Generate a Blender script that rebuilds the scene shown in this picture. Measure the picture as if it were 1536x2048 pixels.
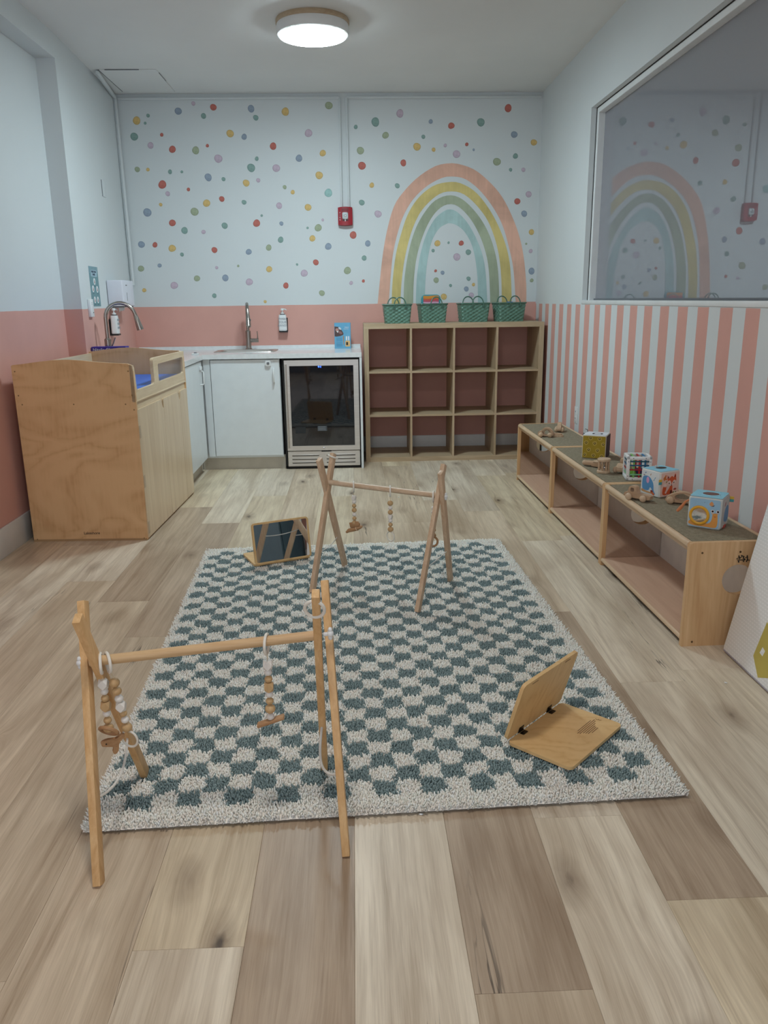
import bpy, bmesh, math, random
import numpy as np
from mathutils import Vector, Matrix

for o in list(bpy.data.objects):
    bpy.data.objects.remove(o)
scene = bpy.context.scene
col = scene.collection
PI = math.pi
rnd = random.Random(7)

# ------------------------------------------------------------------ camera
CAM_F, CAM_PITCH, CAM_YAW, CAM_ROLL, CAM_H = 1583.0, 0.2627, 0.0338, -0.0136, 1.3115
cd = bpy.data.cameras.new('camera')
cd.sensor_fit = 'HORIZONTAL'
cd.sensor_width = 36.0
cd.lens = CAM_F / 1536.0 * 36.0
cd.clip_start = 0.02
cam = bpy.data.objects.new('camera', cd)
col.objects.link(cam)
fw = Vector((math.sin(CAM_YAW) * math.cos(CAM_PITCH), math.cos(CAM_YAW) * math.cos(CAM_PITCH), -math.sin(CAM_PITCH)))
rt = Vector((math.cos(CAM_YAW), -math.sin(CAM_YAW), 0))
up = rt.cross(fw)
r2 = rt * math.cos(CAM_ROLL) + up * math.sin(CAM_ROLL)
u2 = up * math.cos(CAM_ROLL) - rt * math.sin(CAM_ROLL)
m = Matrix((r2, u2, -fw)).transposed().to_4x4()
m.translation = (0, 0, CAM_H)
cam.matrix_world = m
scene.camera = cam

# ------------------------------------------------------------------ world, lights, exposure
wd = bpy.data.worlds.new('world')
scene.world = wd
wd.use_nodes = True
wd.node_tree.nodes['Background'].inputs[0].default_value = (0.75, 0.85, 1.0, 1)
wd.node_tree.nodes['Background'].inputs[1].default_value = 0.35
scene.view_settings.view_transform = 'Standard'
scene.view_settings.look = 'None'
scene.view_settings.gamma = 1.0
scene.view_settings.use_curve_mapping = False
scene.view_settings.exposure = 0.92

LAMP_STRENGTH = 58.0          # glowing disc of each ceiling lamp
def area(name, loc, target, sx, sy, power, color):
    l = bpy.data.lights.new(name, 'AREA')
    l.shape = 'RECTANGLE'
    l.size, l.size_y = sx, sy
    l.energy = power
    l.color = color
    ob = bpy.data.objects.new(name, l)
    col.objects.link(ob)
    ob.location = loc
    ob.rotation_euler = (Vector(target) - Vector(loc)).to_track_quat('-Z', 'Y').to_euler()
    return ob
# cool fill light added behind the camera to lift surfaces facing it
area('added_daylight_fill', (-0.25, -2.52, 1.60), (-0.25, 5.0, 1.3), 2.6, 1.5, 20.0, (0.78, 0.89, 1.0))

# ------------------------------------------------------------------ node / material helpers
DESAT = 0.12                  # pulls every colour slightly towards grey, for tone-mapped low contrast
def s2l(c):
    y = 0.3 * c[0] + 0.59 * c[1] + 0.11 * c[2]
    c = [v + (y - v) * DESAT for v in c]
    return tuple(((v / 255.0) / 12.92 if v / 255.0 <= 0.04045 else ((v / 255.0 + 0.055) / 1.055) ** 2.4) for v in c)

class NT:
    def __init__(self, name):
        self.m = bpy.data.materials.new(name)
        self.m.use_nodes = True
        self.t = self.m.node_tree
        self.b = self.t.nodes['Principled BSDF']
        self.out = self.t.nodes['Material Output']
    def n(self, typ, **kw):
        x = self.t.nodes.new(typ)
        for k, v in kw.items():
            if k == 'inp':
                for a, b in v.items():
                    if hasattr(b, 'is_output'):
                        self.t.links.new(b, x.inputs[a])
                    else:
                        x.inputs[a].default_value = b
            else:
                setattr(x, k, v)
        return x
    def l(self, a, b):
        self.t.links.new(a, b)
    def math(self, op, a, b=None, c=None, clamp=False):
        x = self.n('ShaderNodeMath', operation=op)
        x.use_clamp = clamp
        for i, v in enumerate((a, b, c)):
            if v is None:
                continue
            if hasattr(v, 'is_output'):
                self.l(v, x.inputs[i])
            else:
                x.inputs[i].default_value = v
        return x.outputs[0]
    def mix(self, fac, a, b, blend='MIX'):
        x = self.n('ShaderNodeMix', data_type='RGBA', blend_type=blend)
        for i, v in ((0, fac), (6, a), (7, b)):
            if hasattr(v, 'is_output'):
                self.l(v, x.inputs[i])
            else:
                x.inputs[i].default_value = v if i == 0 else (tuple(v) + (1,))[:4]
        return x.outputs[2]
    def coord(self, kind='Object'):
        return self.n('ShaderNodeTexCoord').outputs[kind]
    def map(self, vec, scale=(1, 1, 1), loc=(0, 0, 0), rot=(0, 0, 0)):
        x = self.n('ShaderNodeMapping')
        self.l(vec, x.inputs[0])
        x.inputs[1].default_value = loc
        x.inputs[2].default_value = rot
        x.inputs[3].default_value = scale
        return x.outputs[0]
    def noise(self, vec, scale=5, detail=3, rough=0.5, dist=0):
        x = self.n('ShaderNodeTexNoise')
        self.l(vec, x.inputs['Vector'])
        x.inputs['Scale'].default_value = scale
        x.inputs['Detail'].default_value = detail
        x.inputs['Roughness'].default_value = rough
        x.inputs['Distortion'].default_value = dist
        return x.outputs['Fac']
    def ramp(self, fac, stops):
        x = self.n('ShaderNodeValToRGB')
        self.l(fac, x.inputs[0])
        e = x.color_ramp.elements
        while len(e) < len(stops):
            e.new(0.5)
        for i, (p, c) in enumerate(stops):
            e[i].position = p
            e[i].color = (tuple(c) + (1,))[:4] if not isinstance(c, (int, float)) else (c, c, c, 1)
        return x.outputs[0]
    def bump(self, h, strength=0.3, dist=0.002):
        x = self.n('ShaderNodeBump')
        self.l(h, x.inputs['Height'])
        x.inputs['Strength'].default_value = strength
        x.inputs['Distance'].default_value = dist
        self.l(x.outputs[0], self.b.inputs['Normal'])

MATS = {}
def flat(name, rgb, rough=0.55, metal=0.0, var=0.06, vscale=12.0, spec=None, bump=0.0, bscale=300, emit=0.0, alpha=None, trans=0.0, coat=0.0):
    """plain painted / plastic / metal surface with faint procedural mottling"""
    if name in MATS:
        return MATS[name]
    t = NT(name)
    c = s2l(rgb)
    co = t.coord()
    f = t.noise(co, vscale, 3)
    lo = tuple(v * (1 - var) for v in c)
    hi = tuple(min(1, v * (1 + var)) for v in c)
    t.l(t.ramp(f, [(0.3, lo), (0.7, hi)]), t.b.inputs['Base Color'])
    t.b.inputs['Roughness'].default_value = rough
    t.b.inputs['Metallic'].default_value = metal
    if spec is not None:
        t.b.inputs['Specular IOR Level'].default_value = spec
    if coat:
        t.b.inputs['Coat Weight'].default_value = coat
        t.b.inputs['Coat Roughness'].default_value = 0.1
    if trans:
        t.b.inputs['Transmission Weight'].default_value = trans
    if emit:
        t.b.inputs['Emission Color'].default_value = c + (1,)
        t.b.inputs['Emission Strength'].default_value = emit
    if bump:
        t.bump(t.noise(co, bscale, 2), bump, 0.001)
    MATS[name] = t.m
    return t.m

def wood(name, c1, c2, axis='z', rough=0.5, scale=1.0, rings=0.5, bump=0.08, spec=0.35, knots=False):
    """straight-grained wood, grain running along the given object axis"""
    if name in MATS:
        return MATS[name]
    t = NT(name)
    oi = t.n('ShaderNodeObjectInfo')
    off = t.n('ShaderNodeCombineXYZ', inp={0: t.math('MULTIPLY', oi.outputs['Random'], 7.3), 1: t.math('MULTIPLY', oi.outputs['Random'], 3.1), 2: t.math('MULTIPLY', oi.outputs['Random'], 5.7)})
    add = t.n('ShaderNodeVectorMath', operation='ADD')
    t.l(t.coord(), add.inputs[0]); t.l(off.outputs[0], add.inputs[1])
    lo, hi = 1.4 * scale, 22.0 * scale
    sc = {'x': (lo, hi, hi), 'y': (hi, lo, hi), 'z': (hi, hi, lo)}[axis]
    v = t.map(add.outputs[0], sc)
    n1 = t.noise(v, 1.0, 4, 0.6, 0.9)
    v2 = t.map(add.outputs[0], tuple(s * 5 for s in sc))
    n2 = t.noise(v2, 1.0, 2, 0.6, 0.2)
    f = t.math('ADD', t.math('MULTIPLY', n1, 0.72), t.math('MULTIPLY', n2, 0.28))
    a, b = s2l(c1), s2l(c2)
    mid = tuple((x + y) / 2 for x, y in zip(a, b))
    t.l(t.ramp(f, [(0.32, b), (0.5, mid), (0.66, a)]), t.b.inputs['Base Color'])
    t.b.inputs['Roughness'].default_value = rough
    t.b.inputs['Specular IOR Level'].default_value = spec
    t.bump(n2, bump, 0.001)
    MATS[name] = t.m
    return t.m

def ply(name, c1, c2, rough=0.42, axes=(1.0, 1.0, 1.0)):
    """rotary-cut birch face: broad contour-like cathedral figure"""
    if name in MATS:
        return MATS[name]
    t = NT(name)
    co = t.map(t.coord(), axes)
    n = t.noise(co, 2.2, 3, 0.45, 0.6)
    rings = t.math('FRACT', t.math('MULTIPLY', n, 9.0))
    tri = t.math('ABSOLUTE', t.math('SUBTRACT', rings, 0.5))
    fine = t.noise(t.map(t.coord(), (60, 60, 6)), 1.0, 2)
    f = t.math('ADD', t.math('MULTIPLY', tri, 0.9), t.math('MULTIPLY', fine, 0.5))
    a, b = s2l(c1), s2l(c2)
    t.l(t.ramp(f, [(0.16, b), (0.36, tuple((x + y * 2) / 3 for x, y in zip(b, a))), (0.62, a)]), t.b.inputs['Base Color'])
    t.b.inputs['Roughness'].default_value = rough
    t.b.inputs['Specular IOR Level'].default_value = 0.3
    MATS[name] = t.m
    return t.m

# ------------------------------------------------------------------ geometry helpers: a geometry is (verts, faces)
def join(*gs):
    V, F = [], []
    for v, f in gs:
        k = len(V)
        V += [tuple(p) for p in v]
        F += [tuple(i + k for i in q) for q in f]
    return V, F

def xf(g, loc=(0, 0, 0), rot=(0, 0, 0), scale=(1, 1, 1)):
    from mathutils import Euler
    M = Matrix.Translation(loc) @ Euler(rot).to_matrix().to_4x4() @ Matrix.Diagonal(tuple(scale) + (1,))
    return [tuple(M @ Vector(p)) for p in g[0]], g[1]

def from_bm(bm):
    bm.verts.ensure_lookup_table(); bm.verts.index_update()
    V = [tuple(v.co) for v in bm.verts]
    F = [tuple(v.index for v in f.verts) for f in bm.faces]
    bm.free()
    return V, F

def box(x0, x1, y0, y1, z0, z1, bev=0.0, seg=2):
    bm = bmesh.new()
    vs = [bm.verts.new((x, y, z)) for x in (x0, x1) for y in (y0, y1) for z in (z0, z1)]
    for q in ((0, 1, 3, 2), (4, 6, 7, 5), (0, 4, 5, 1), (2, 3, 7, 6), (0, 2, 6, 4), (1, 5, 7, 3)):
        bm.faces.new([vs[i] for i in q])
    bmesh.ops.recalc_face_normals(bm, faces=bm.faces)
    if bev > 0:
        bmesh.ops.bevel(bm, geom=list(bm.edges), offset=bev, offset_type='OFFSET', segments=seg, profile=0.5, affect='EDGES', clamp_overlap=True)
    return from_bm(bm)

def frame_of(p0, p1, hint=(0, 0, 1)):
    d = (Vector(p1) - Vector(p0)).normalized()
    h = Vector(hint)
    if abs(d.dot(h)) > 0.98:
        h = Vector((1, 0, 0))
    a = h.cross(d).normalized()
    b = d.cross(a)
    return a, b, d

def beam(p0, p1, wa, wb, hint=(0, 0, 1), bev=0.0):
    """rectangular bar from p0 to p1; wa across (hint x dir), wb the other way"""
    a, b, d = frame_of(p0, p1, hint)
    L = (Vector(p1) - Vector(p0)).length
    g = box(-wa / 2, wa / 2, -wb / 2, wb / 2, 0, L, bev, 2)
    M = Matrix((a, b, d)).transposed().to_4x4()
    M.translation = p0
    return [tuple(M @ Vector(p)) for p in g[0]], g[1]

def tube(path, r, n=10, closed=False, caps=True):
    P = [Vector(p) for p in path]
    m_ = len(P)
    rs = r if isinstance(r, (list, tuple)) else [r] * m_
    V, F = [], []
    ref = None
    for i in range(m_):
        if closed:
            d = (P[(i + 1) % m_] - P[i - 1]).normalized()
        else:
            d = (P[min(i + 1, m_ - 1)] - P[max(i - 1, 0)]).normalized()
        if ref is None:
            ref = Vector((0, 0, 1)) if abs(d.z) < 0.9 else Vector((1, 0, 0))
        a = (ref - d * ref.dot(d)).normalized()
        ref = a
        b = d.cross(a)
        for k in range(n):
            t = 2 * PI * k / n
            V.append(tuple(P[i] + (a * math.cos(t) + b * math.sin(t)) * rs[i]))
    seg = m_ if closed else m_ - 1
    for i in range(seg):
        j = (i + 1) % m_
        for k in range(n):
            k2 = (k + 1) % n
            F.append((i * n + k, i * n + k2, j * n + k2, j * n + k))
    if not closed and caps:
        F.append(tuple(range(n - 1, -1, -1)))
        F.append(tuple((m_ - 1) * n + k for k in range(n)))
    return V, F

def cyl(p0, p1, r, n=20, r2=None):
    return tube([p0, p1], [r, r if r2 is None else r2], n)

def torus(c, axis, R, r, n=40, k=10):
    a, b, d = frame_of((0, 0, 0), axis)
    pts = [Vector(c) + (a * math.cos(2 * PI * i / n) + b * math.sin(2 * PI * i / n)) * R for i in range(n)]
    return tube(pts, r, k, True)

def lathe(prof, n=32, c=(0, 0, 0)):
    V, F = [], []
    for r, z in prof:
        for k in range(n):
            t = 2 * PI * k / n
            V.append((c[0] + r * math.cos(t), c[1] + r * math.sin(t), c[2] + z))
    for i in range(len(prof) - 1):
        for k in range(n):
            k2 = (k + 1) % n
            F.append((i * n + k, i * n + k2, (i + 1) * n + k2, (i + 1) * n + k))
    F.append(tuple(range(n - 1, -1, -1)))
    F.append(tuple((len(prof) - 1) * n + k for k in range(n)))
    return V, F

def ball(c, r, sx=1, sy=1, sz=1, nu=20, nv=12):
    prof = [(max(1e-4, math.sin(PI * i / nv)) * r, -math.cos(PI * i / nv) * r) for i in range(nv + 1)]
    g = lathe(prof, nu)
    return [(c[0] + p[0] * sx, c[1] + p[1] * sy, c[2] + p[2] * sz) for p in g[0]], g[1]

def rrect(w, h, r, n=6, cx=0.0, cy=0.0):
    out = []
    for (sx, sy, a0) in ((1, 1, 0), (-1, 1, 90), (-1, -1, 180), (1, -1, 270)):
        for i in range(n + 1):
            a = math.radians(a0 + 90 * i / n)
            out.append((cx + sx * (w / 2 - r) + r * math.cos(a), cy + sy * (h / 2 - r) + r * math.sin(a)))
    return out

def ell(cx, cy, rx, ry, n=24, rot=0.0):
    o = []
    for i in range(n):
        t = 2 * PI * i / n
        x, y = rx * math.cos(t), ry * math.sin(t)
        o.append((cx + x * math.cos(rot) - y * math.sin(rot), cy + x * math.sin(rot) + y * math.cos(rot)))
    return o

def cat(pts, closed=True, k=6):
    """Catmull-Rom smoothing of a 2-D point list"""
    P = [Vector((p[0], p[1])) for p in pts]
    n = len(P)
    out = []
    for i in range(n if closed else n - 1):
        if closed:
            p0, p1, p2, p3 = P[i - 1], P[i], P[(i + 1) % n], P[(i + 2) % n]
        else:
            p0, p1, p2, p3 = P[max(i - 1, 0)], P[i], P[i + 1], P[min(i + 2, n - 1)]
        for j in range(k):
            t = j / k
            q = 0.5 * ((2 * p1) + (p2 - p0) * t + (2 * p0 - 5 * p1 + 4 * p2 - p3) * t * t + (3 * p1 - p0 - 3 * p2 + p3) * t ** 3)
            out.append((q.x, q.y))
    if not closed:
        out.append(tuple(P[-1]))
    return out

def prism(outline, depth, o=(0, 0, 0), u=(1, 0, 0), v=(0, 0, 1), n=None, holes=()):
    """flat outline (with holes) in the frame o,u,v pushed out by depth along n"""
    u, v = Vector(u), Vector(v)
    n = Vector(n) if n is not None else u.cross(v)
    bm = bmesh.new()
    def loop(pts):
        vs = [bm.verts.new((p[0], p[1], 0)) for p in pts]
        es = [bm.edges.new((vs[i], vs[(i + 1) % len(vs)])) for i in range(len(vs))]
        return vs, es
    vs, es = loop(outline)
    if not holes:
        bm.faces.new(vs)
    else:
        E = list(es)
        for h in holes:
            E += loop(h)[1]
        bmesh.ops.triangle_fill(bm, use_beauty=True, edges=E)
    faces = list(bm.faces)
    r = bmesh.ops.extrude_face_region(bm, geom=faces)
    up_ = [x for x in r['geom'] if isinstance(x, bmesh.types.BMVert)]
    bmesh.ops.translate(bm, verts=up_, vec=(0, 0, depth))
    bmesh.ops.recalc_face_normals(bm, faces=bm.faces)
    V, F = from_bm(bm)
    O = Vector(o)
    W = [tuple(O + u * p[0] + v * p[1] + n * p[2]) for p in V]
    if u.cross(v).dot(n) < 0:
        F = [tuple(reversed(f)) for f in F]
    return W, F

def loft(sections, cap=True):
    """sections: list of equally long 3-D loops"""
    V, F = [], []
    n = len(sections[0])
    for s in sections:
        V += [tuple(p) for p in s]
    for i in range(len(sections) - 1):
        for k in range(n):
            k2 = (k + 1) % n
            F.append((i * n + k, i * n + k2, (i + 1) * n + k2, (i + 1) * n + k))
    if cap:
        F.append(tuple(range(n - 1, -1, -1)))
        F.append(tuple((len(sections) - 1) * n + k for k in range(n)))
    return V, F

# ------------------------------------------------------------------ object helpers
def mesh_of(name, g, mat, ang=35):
    me = bpy.data.meshes.new(name)
    me.from_pydata(g[0], [], g[1])
    me.update()
    bm = bmesh.new(); bm.from_mesh(me)
    bmesh.ops.recalc_face_normals(bm, faces=bm.faces)
    bm.to_mesh(me); bm.free()
    if mat is not None:
        me.materials.append(mat)
    if ang:
        me.polygons.foreach_set('use_smooth', [True] * len(me.polygons))
        me.set_sharp_from_angle(angle=math.radians(ang))
    me.update()
    return me

def link(name, data, parent=None, loc=(0, 0, 0), rot=(0, 0, 0)):
    o = bpy.data.objects.new(name, data)
    col.objects.link(o)
    o.parent = parent
    o.location = loc
    o.rotation_euler = rot
    return o

def part(name, g, mat, parent=None, loc=(0, 0, 0), rot=(0, 0, 0), label=None, ang=35, kind=None):
    o = link(name, mesh_of(name, g, mat, ang), parent, loc, rot)
    if label:
        o['label'] = label
    if kind:
        o['kind'] = kind
    return o

def tag(o, label, cat_, group=None):
    o['label'] = label
    o['category'] = cat_
    if group:
        o['group'] = group
    return o

def thing(name, label, cat_, loc=(0, 0, 0), rz=0.0, group=None, rot=None):
    o = link(name, None, None, loc, rot if rot else (0, 0, rz))
    o.empty_display_size = 0.05
    return tag(o, label, cat_, group)

def struct(name, g, mat, parent=None, ang=0, label=None):
    o = part(name, g, mat, parent, ang=ang, label=label)
    if parent is None:
        o['kind'] = 'structure'
    return o

def text(name, body, size, mat, parent, loc, rot, ext=0.0004, align='CENTER', label=None, spacing=1.0, xs=1.0):
    c = bpy.data.curves.new(name, 'FONT')
    c.body = body
    c.size = size
    c.extrude = ext
    c.align_x = align
    c.align_y = 'CENTER'
    c.space_character = spacing
    c.resolution_u = 3
    tmp = bpy.data.objects.new('tmp_text', c)
    col.objects.link(tmp)
    dg = bpy.context.evaluated_depsgraph_get()
    me = bpy.data.meshes.new_from_object(tmp.evaluated_get(dg))
    bpy.data.objects.remove(tmp)
    bpy.data.curves.remove(c)
    me.materials.clear()
    me.materials.append(mat)
    me.name = name
    o = link(name, me, parent, loc, rot)
    o.scale = (xs, 1, 1)
    if label:
        o['label'] = label
    return o

def dup(root, loc=None, rz=None, label=None):
    r = root.copy(); col.objects.link(r)
    if loc is not None:
        r.location = loc
    if rz is not None:
        r.rotation_euler = (0, 0, rz)
    if label:
        r['label'] = label
    for ch in list(root.children):
        c = ch.copy(); col.objects.link(c); c.parent = r
        for g in list(ch.children):
            d = g.copy(); col.objects.link(d); d.parent = c
    return r

DOTS = """-1.238,2.835,0.016,M -1.082,2.807,0.025,R -1.362,2.78,0.027,B -1.164,2.744,0.021,T -0.783,2.795,0.027,B -0.749,2.729,0.021,T -0.511,2.772,0.03,Y -0.162,2.815,0.029,G -1.603,2.749,0.014,T -1.631,2.694,0.011,T -1.697,2.713,0.03,Y -1.727,2.596,0.03,T -1.507,2.608,0.014,R -1.603,2.53,0.024,M -1.431,2.5,0.027,R -1.245,2.491,0.029,G -1.149,2.525,0.013,R -1.068,2.428,0.032,M -0.961,2.614,0.029,Y -0.85,2.589,0.022,B -0.332,2.613,0.03,M -0.621,2.518,0.027,R -0.222,2.463,0.025,Y -0.416,2.426,0.027,B -0.758,2.425,0.016,T -0.807,2.357,0.032,T -0.604,2.353,0.03,M -0.257,2.296,0.03,Y -1.725,2.352,0.021,G -1.64,2.35,0.014,Y -1.464,2.332,0.017,T -1.369,2.331,0.011,T -1.159,2.288,0.029,B -1.036,2.273,0.016,T -0.854,2.242,0.027,Y -0.755,2.262,0.017,M -0.542,2.208,0.016,G -0.478,2.169,0.017,Y -0.186,2.161,0.032,A -1.534,2.236,0.032,R -1.496,2.166,0.019,M -1.326,2.197,0.014,R -1.56,2.083,0.014,Y -1.674,2.024,0.033,B -1.289,2.026,0.032,G -1.186,2.091,0.029,Y -1.06,2.122,0.022,R -0.88,2.095,0.019,T -0.594,2.066,0.025,M -0.357,2.051,0.027,Y -0.741,1.991,0.01,T -1.477,1.941,0.027,R -1.382,1.881,0.027,T -1.227,1.868,0.017,M -1.05,1.915,0.025,T -0.786,1.932,0.029,R -0.582,1.927,0.017,B -0.367,1.891,0.01,T -0.279,1.891,0.029,G -0.239,1.952,0.011,M -1.745,1.775,0.027,B -1.634,1.771,0.021,R -1.495,1.742,0.029,Y -1.418,1.692,0.016,T -1.147,1.725,0.024,R -0.864,1.707,0.024,B -0.696,1.739,0.024,G -0.594,1.8,0.024,T -0.33,1.808,0.025,Y -0.2,1.743,0.027,B -1.766,1.584,0.025,G -1.61,1.607,0.017,B -1.138,1.584,0.013,M -0.958,1.596,0.01,G -1.308,1.5,0.025,G -1.071,1.501,0.027,B -1.502,1.446,0.03,M -0.873,1.466,0.029,M -0.701,1.567,0.025,Y -0.466,1.602,0.01,T -0.308,1.617,0.024,R -0.409,1.531,0.029,M -0.567,1.433,0.024,R -1.755,1.41,0.017,Y -1.173,1.358,0.019,T -0.748,1.304,0.013,Y -0.266,1.368,0.024,G 0.01,1.831,0.029,R 0.131,1.763,0.024,B 0.098,1.647,0.021,T -0.045,1.548,0.03,G -0.016,1.447,0.016,M 0.088,1.462,0.013,R 0.05,2.656,0.016,T 0.209,2.692,0.033,T 0.29,2.593,0.026,G 0.408,2.754,0.03,M 0.084,2.48,0.029,G 0.094,2.366,0.031,R 0.172,2.217,0.02,Y 0.087,2.084,0.023,T 0.22,1.994,0.029,M 0.382,2.211,0.02,T 0.433,2.385,0.025,R 0.545,2.506,0.03,Y 0.597,2.58,0.016,T 0.657,2.693,0.017,B 0.681,2.483,0.016,Y 0.776,2.514,0.014,M 0.824,2.661,0.025,R 0.869,2.448,0.03,M 0.952,2.521,0.014,R 1.009,2.48,0.01,B 1.064,2.685,0.031,T 1.284,2.788,0.029,R 1.339,2.592,0.026,B 1.502,2.532,0.025,Y 1.354,2.43,0.021,T 1.202,2.388,0.031,G 1.317,2.326,0.014,T 1.423,2.325,0.017,M 1.473,2.136,0.025,M 1.38,2.082,0.025,R 1.441,1.985,0.025,B 1.507,1.839,0.023,Y 1.466,1.746,0.009,G 1.506,1.687,0.017,M 1.519,1.525,0.027,B 1.523,1.449,0.016,G 0.715,1.758,0.025,Y 0.809,1.762,0.01,T 0.916,1.757,0.021,R 0.679,1.7,0.014,T 0.977,1.684,0.023,T 0.88,1.647,0.03,M 0.701,1.537,0.012,R 0.76,1.521,0.017,B 0.706,1.461,0.023,G 0.982,1.47,0.018,T 1.025,1.421,0.014,Y 0.829,1.416,0.013,T 0.964,1.386,0.021,B 1.008,1.335,0.022,M 0.772,1.325,0.026,Y"""
RAINBOW = {
  'coral': ([(0.206,1.262),(0.231,1.491),(0.259,1.696),(0.299,1.886),(0.357,2.061),(0.444,2.176),(0.556,2.278),(0.691,2.357),(0.802,2.379),(0.888,2.373),(1.012,2.332),(1.125,2.251),(1.24,2.134),(1.332,1.981),(1.407,1.803),(1.451,1.623),(1.477,1.415),(1.482,1.26)],
    [(0.3,1.261),(0.319,1.49),(0.34,1.671),(0.38,1.838),(0.431,1.978),(0.512,2.106),(0.63,2.209),(0.753,2.269),(0.84,2.278),(0.939,2.26),(1.052,2.182),(1.167,2.053),(1.259,1.9),(1.32,1.72),(1.364,1.539),(1.391,1.268)]),
  'yellow': ([(0.326,1.261),(0.335,1.454),(0.365,1.671),(0.411,1.837),(0.468,1.99),(0.556,2.117),(0.679,2.208),(0.803,2.236),(0.902,2.227),(1.028,2.159),(1.142,2.03),(1.234,1.876),(1.302,1.709),(1.338,1.539),(1.357,1.262)],
    [(0.4,1.26),(0.412,1.453),(0.441,1.646),(0.492,1.836),(0.555,1.977),(0.63,2.07),(0.729,2.144),(0.816,2.164),(0.916,2.149),(1.016,2.078),(1.119,1.96),(1.185,1.829),(1.233,1.673),(1.261,1.479),(1.271,1.263)]),
  'green': ([(0.428,1.259),(0.436,1.477),(0.473,1.694),(0.53,1.871),(0.605,2.0),(0.692,2.093),(0.804,2.134),(0.904,2.112),(1.005,2.031),(1.101,1.913),(1.173,1.77),(1.222,1.601),(1.242,1.418),(1.247,1.263)],
    [(0.509,1.258),(0.516,1.464),(0.542,1.657),(0.599,1.835),(0.668,1.964),(0.742,2.04),(0.817,2.066),(0.892,2.044),(0.981,1.961),(1.058,1.842),(1.118,1.699),(1.153,1.541),(1.172,1.264)]),
  'teal': ([(0.532,1.258),(0.542,1.488),(0.574,1.681),(0.624,1.835),(0.693,1.952),(0.767,2.01),(0.817,2.025),(0.88,2.003),(0.969,1.914),(1.047,1.783),(1.1,1.651),(1.128,1.505),(1.146,1.265)],
    [(0.608,1.257),(0.614,1.45),(0.631,1.62),(0.668,1.775),(0.724,1.87),(0.781,1.907),(0.818,1.916),(0.881,1.897),(0.945,1.844),(1.003,1.748),(1.037,1.627),(1.058,1.469),(1.066,1.266)]),
}
# ------------------------------------------------------------------ the room
XL, XR, YB, YF, ZC = -1.909, 1.5637, 6.98, -2.60, 2.905
PINK_TOP = 1.2737
def xw(y):                         # the alcove wall beside the left counter runs slightly out of square
    return -1.79 - 0.07 * (y - 5.46) / 1.52

WHITE = (214, 219, 220)
PINK = (222, 162, 148)

def wall_mat(name, stripes=False, pink=True):
    t = NT(name)
    g = t.n('ShaderNodeNewGeometry')
    sep = t.n('ShaderNodeSeparateXYZ', inp={0: g.outputs['Position']})
    n = t.noise(g.outputs['Position'], 2.3, 3)
    w = t.mix(n, tuple(v * 0.97 for v in s2l(WHITE)), tuple(v * 1.02 for v in s2l(WHITE)))
    p = t.mix(t.noise(g.outputs['Position'], 5.0, 4), tuple(v * 0.93 for v in s2l(PINK)), tuple(v * 1.06 for v in s2l(PINK)))
    wob = t.math('MULTIPLY', t.math('SUBTRACT', t.noise(g.outputs['Position'], 9.0, 2), 0.5), 0.004)
    if stripes:
        y = t.math('ADD', t.math('SUBTRACT', sep.outputs[1], 3.086), wob)
        s = t.math('LESS_THAN', t.math('MODULO', t.math('ADD', y, 22.75), 0.2275), 0.117)
        low = t.math('LESS_THAN', t.math('ADD', sep.outputs[2], wob), 1.258)
        fac = t.math('MULTIPLY', s, low)
    else:
        fac = t.math('LESS_THAN', t.math('ADD', sep.outputs[2], wob), PINK_TOP)
    c = t.mix(fac, w, p) if pink else w
    t.l(c, t.b.inputs['Base Color'])
    t.b.inputs['Roughness'].default_value = 0.62
    t.b.inputs['Specular IOR Level'].default_value = 0.25
    t.bump(t.noise(g.outputs['Position'], 220.0, 2), 0.06, 0.001)
    return t.m

m_wall = wall_mat('wall_paint_two_tone')
m_stripe = wall_mat('wall_paint_striped', True)
m_white = wall_mat('wall_paint_white', pink=False)
m_ceil = flat('ceiling_paint', (226, 226, 224), 0.85, var=0.03, vscale=1.5, bump=0.1, bscale=150)
m_trim = flat('white_trim_paint', (226, 228, 228), 0.4, var=0.03)
m_black = flat('black_gap', (12, 12, 13), 0.7)

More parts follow.
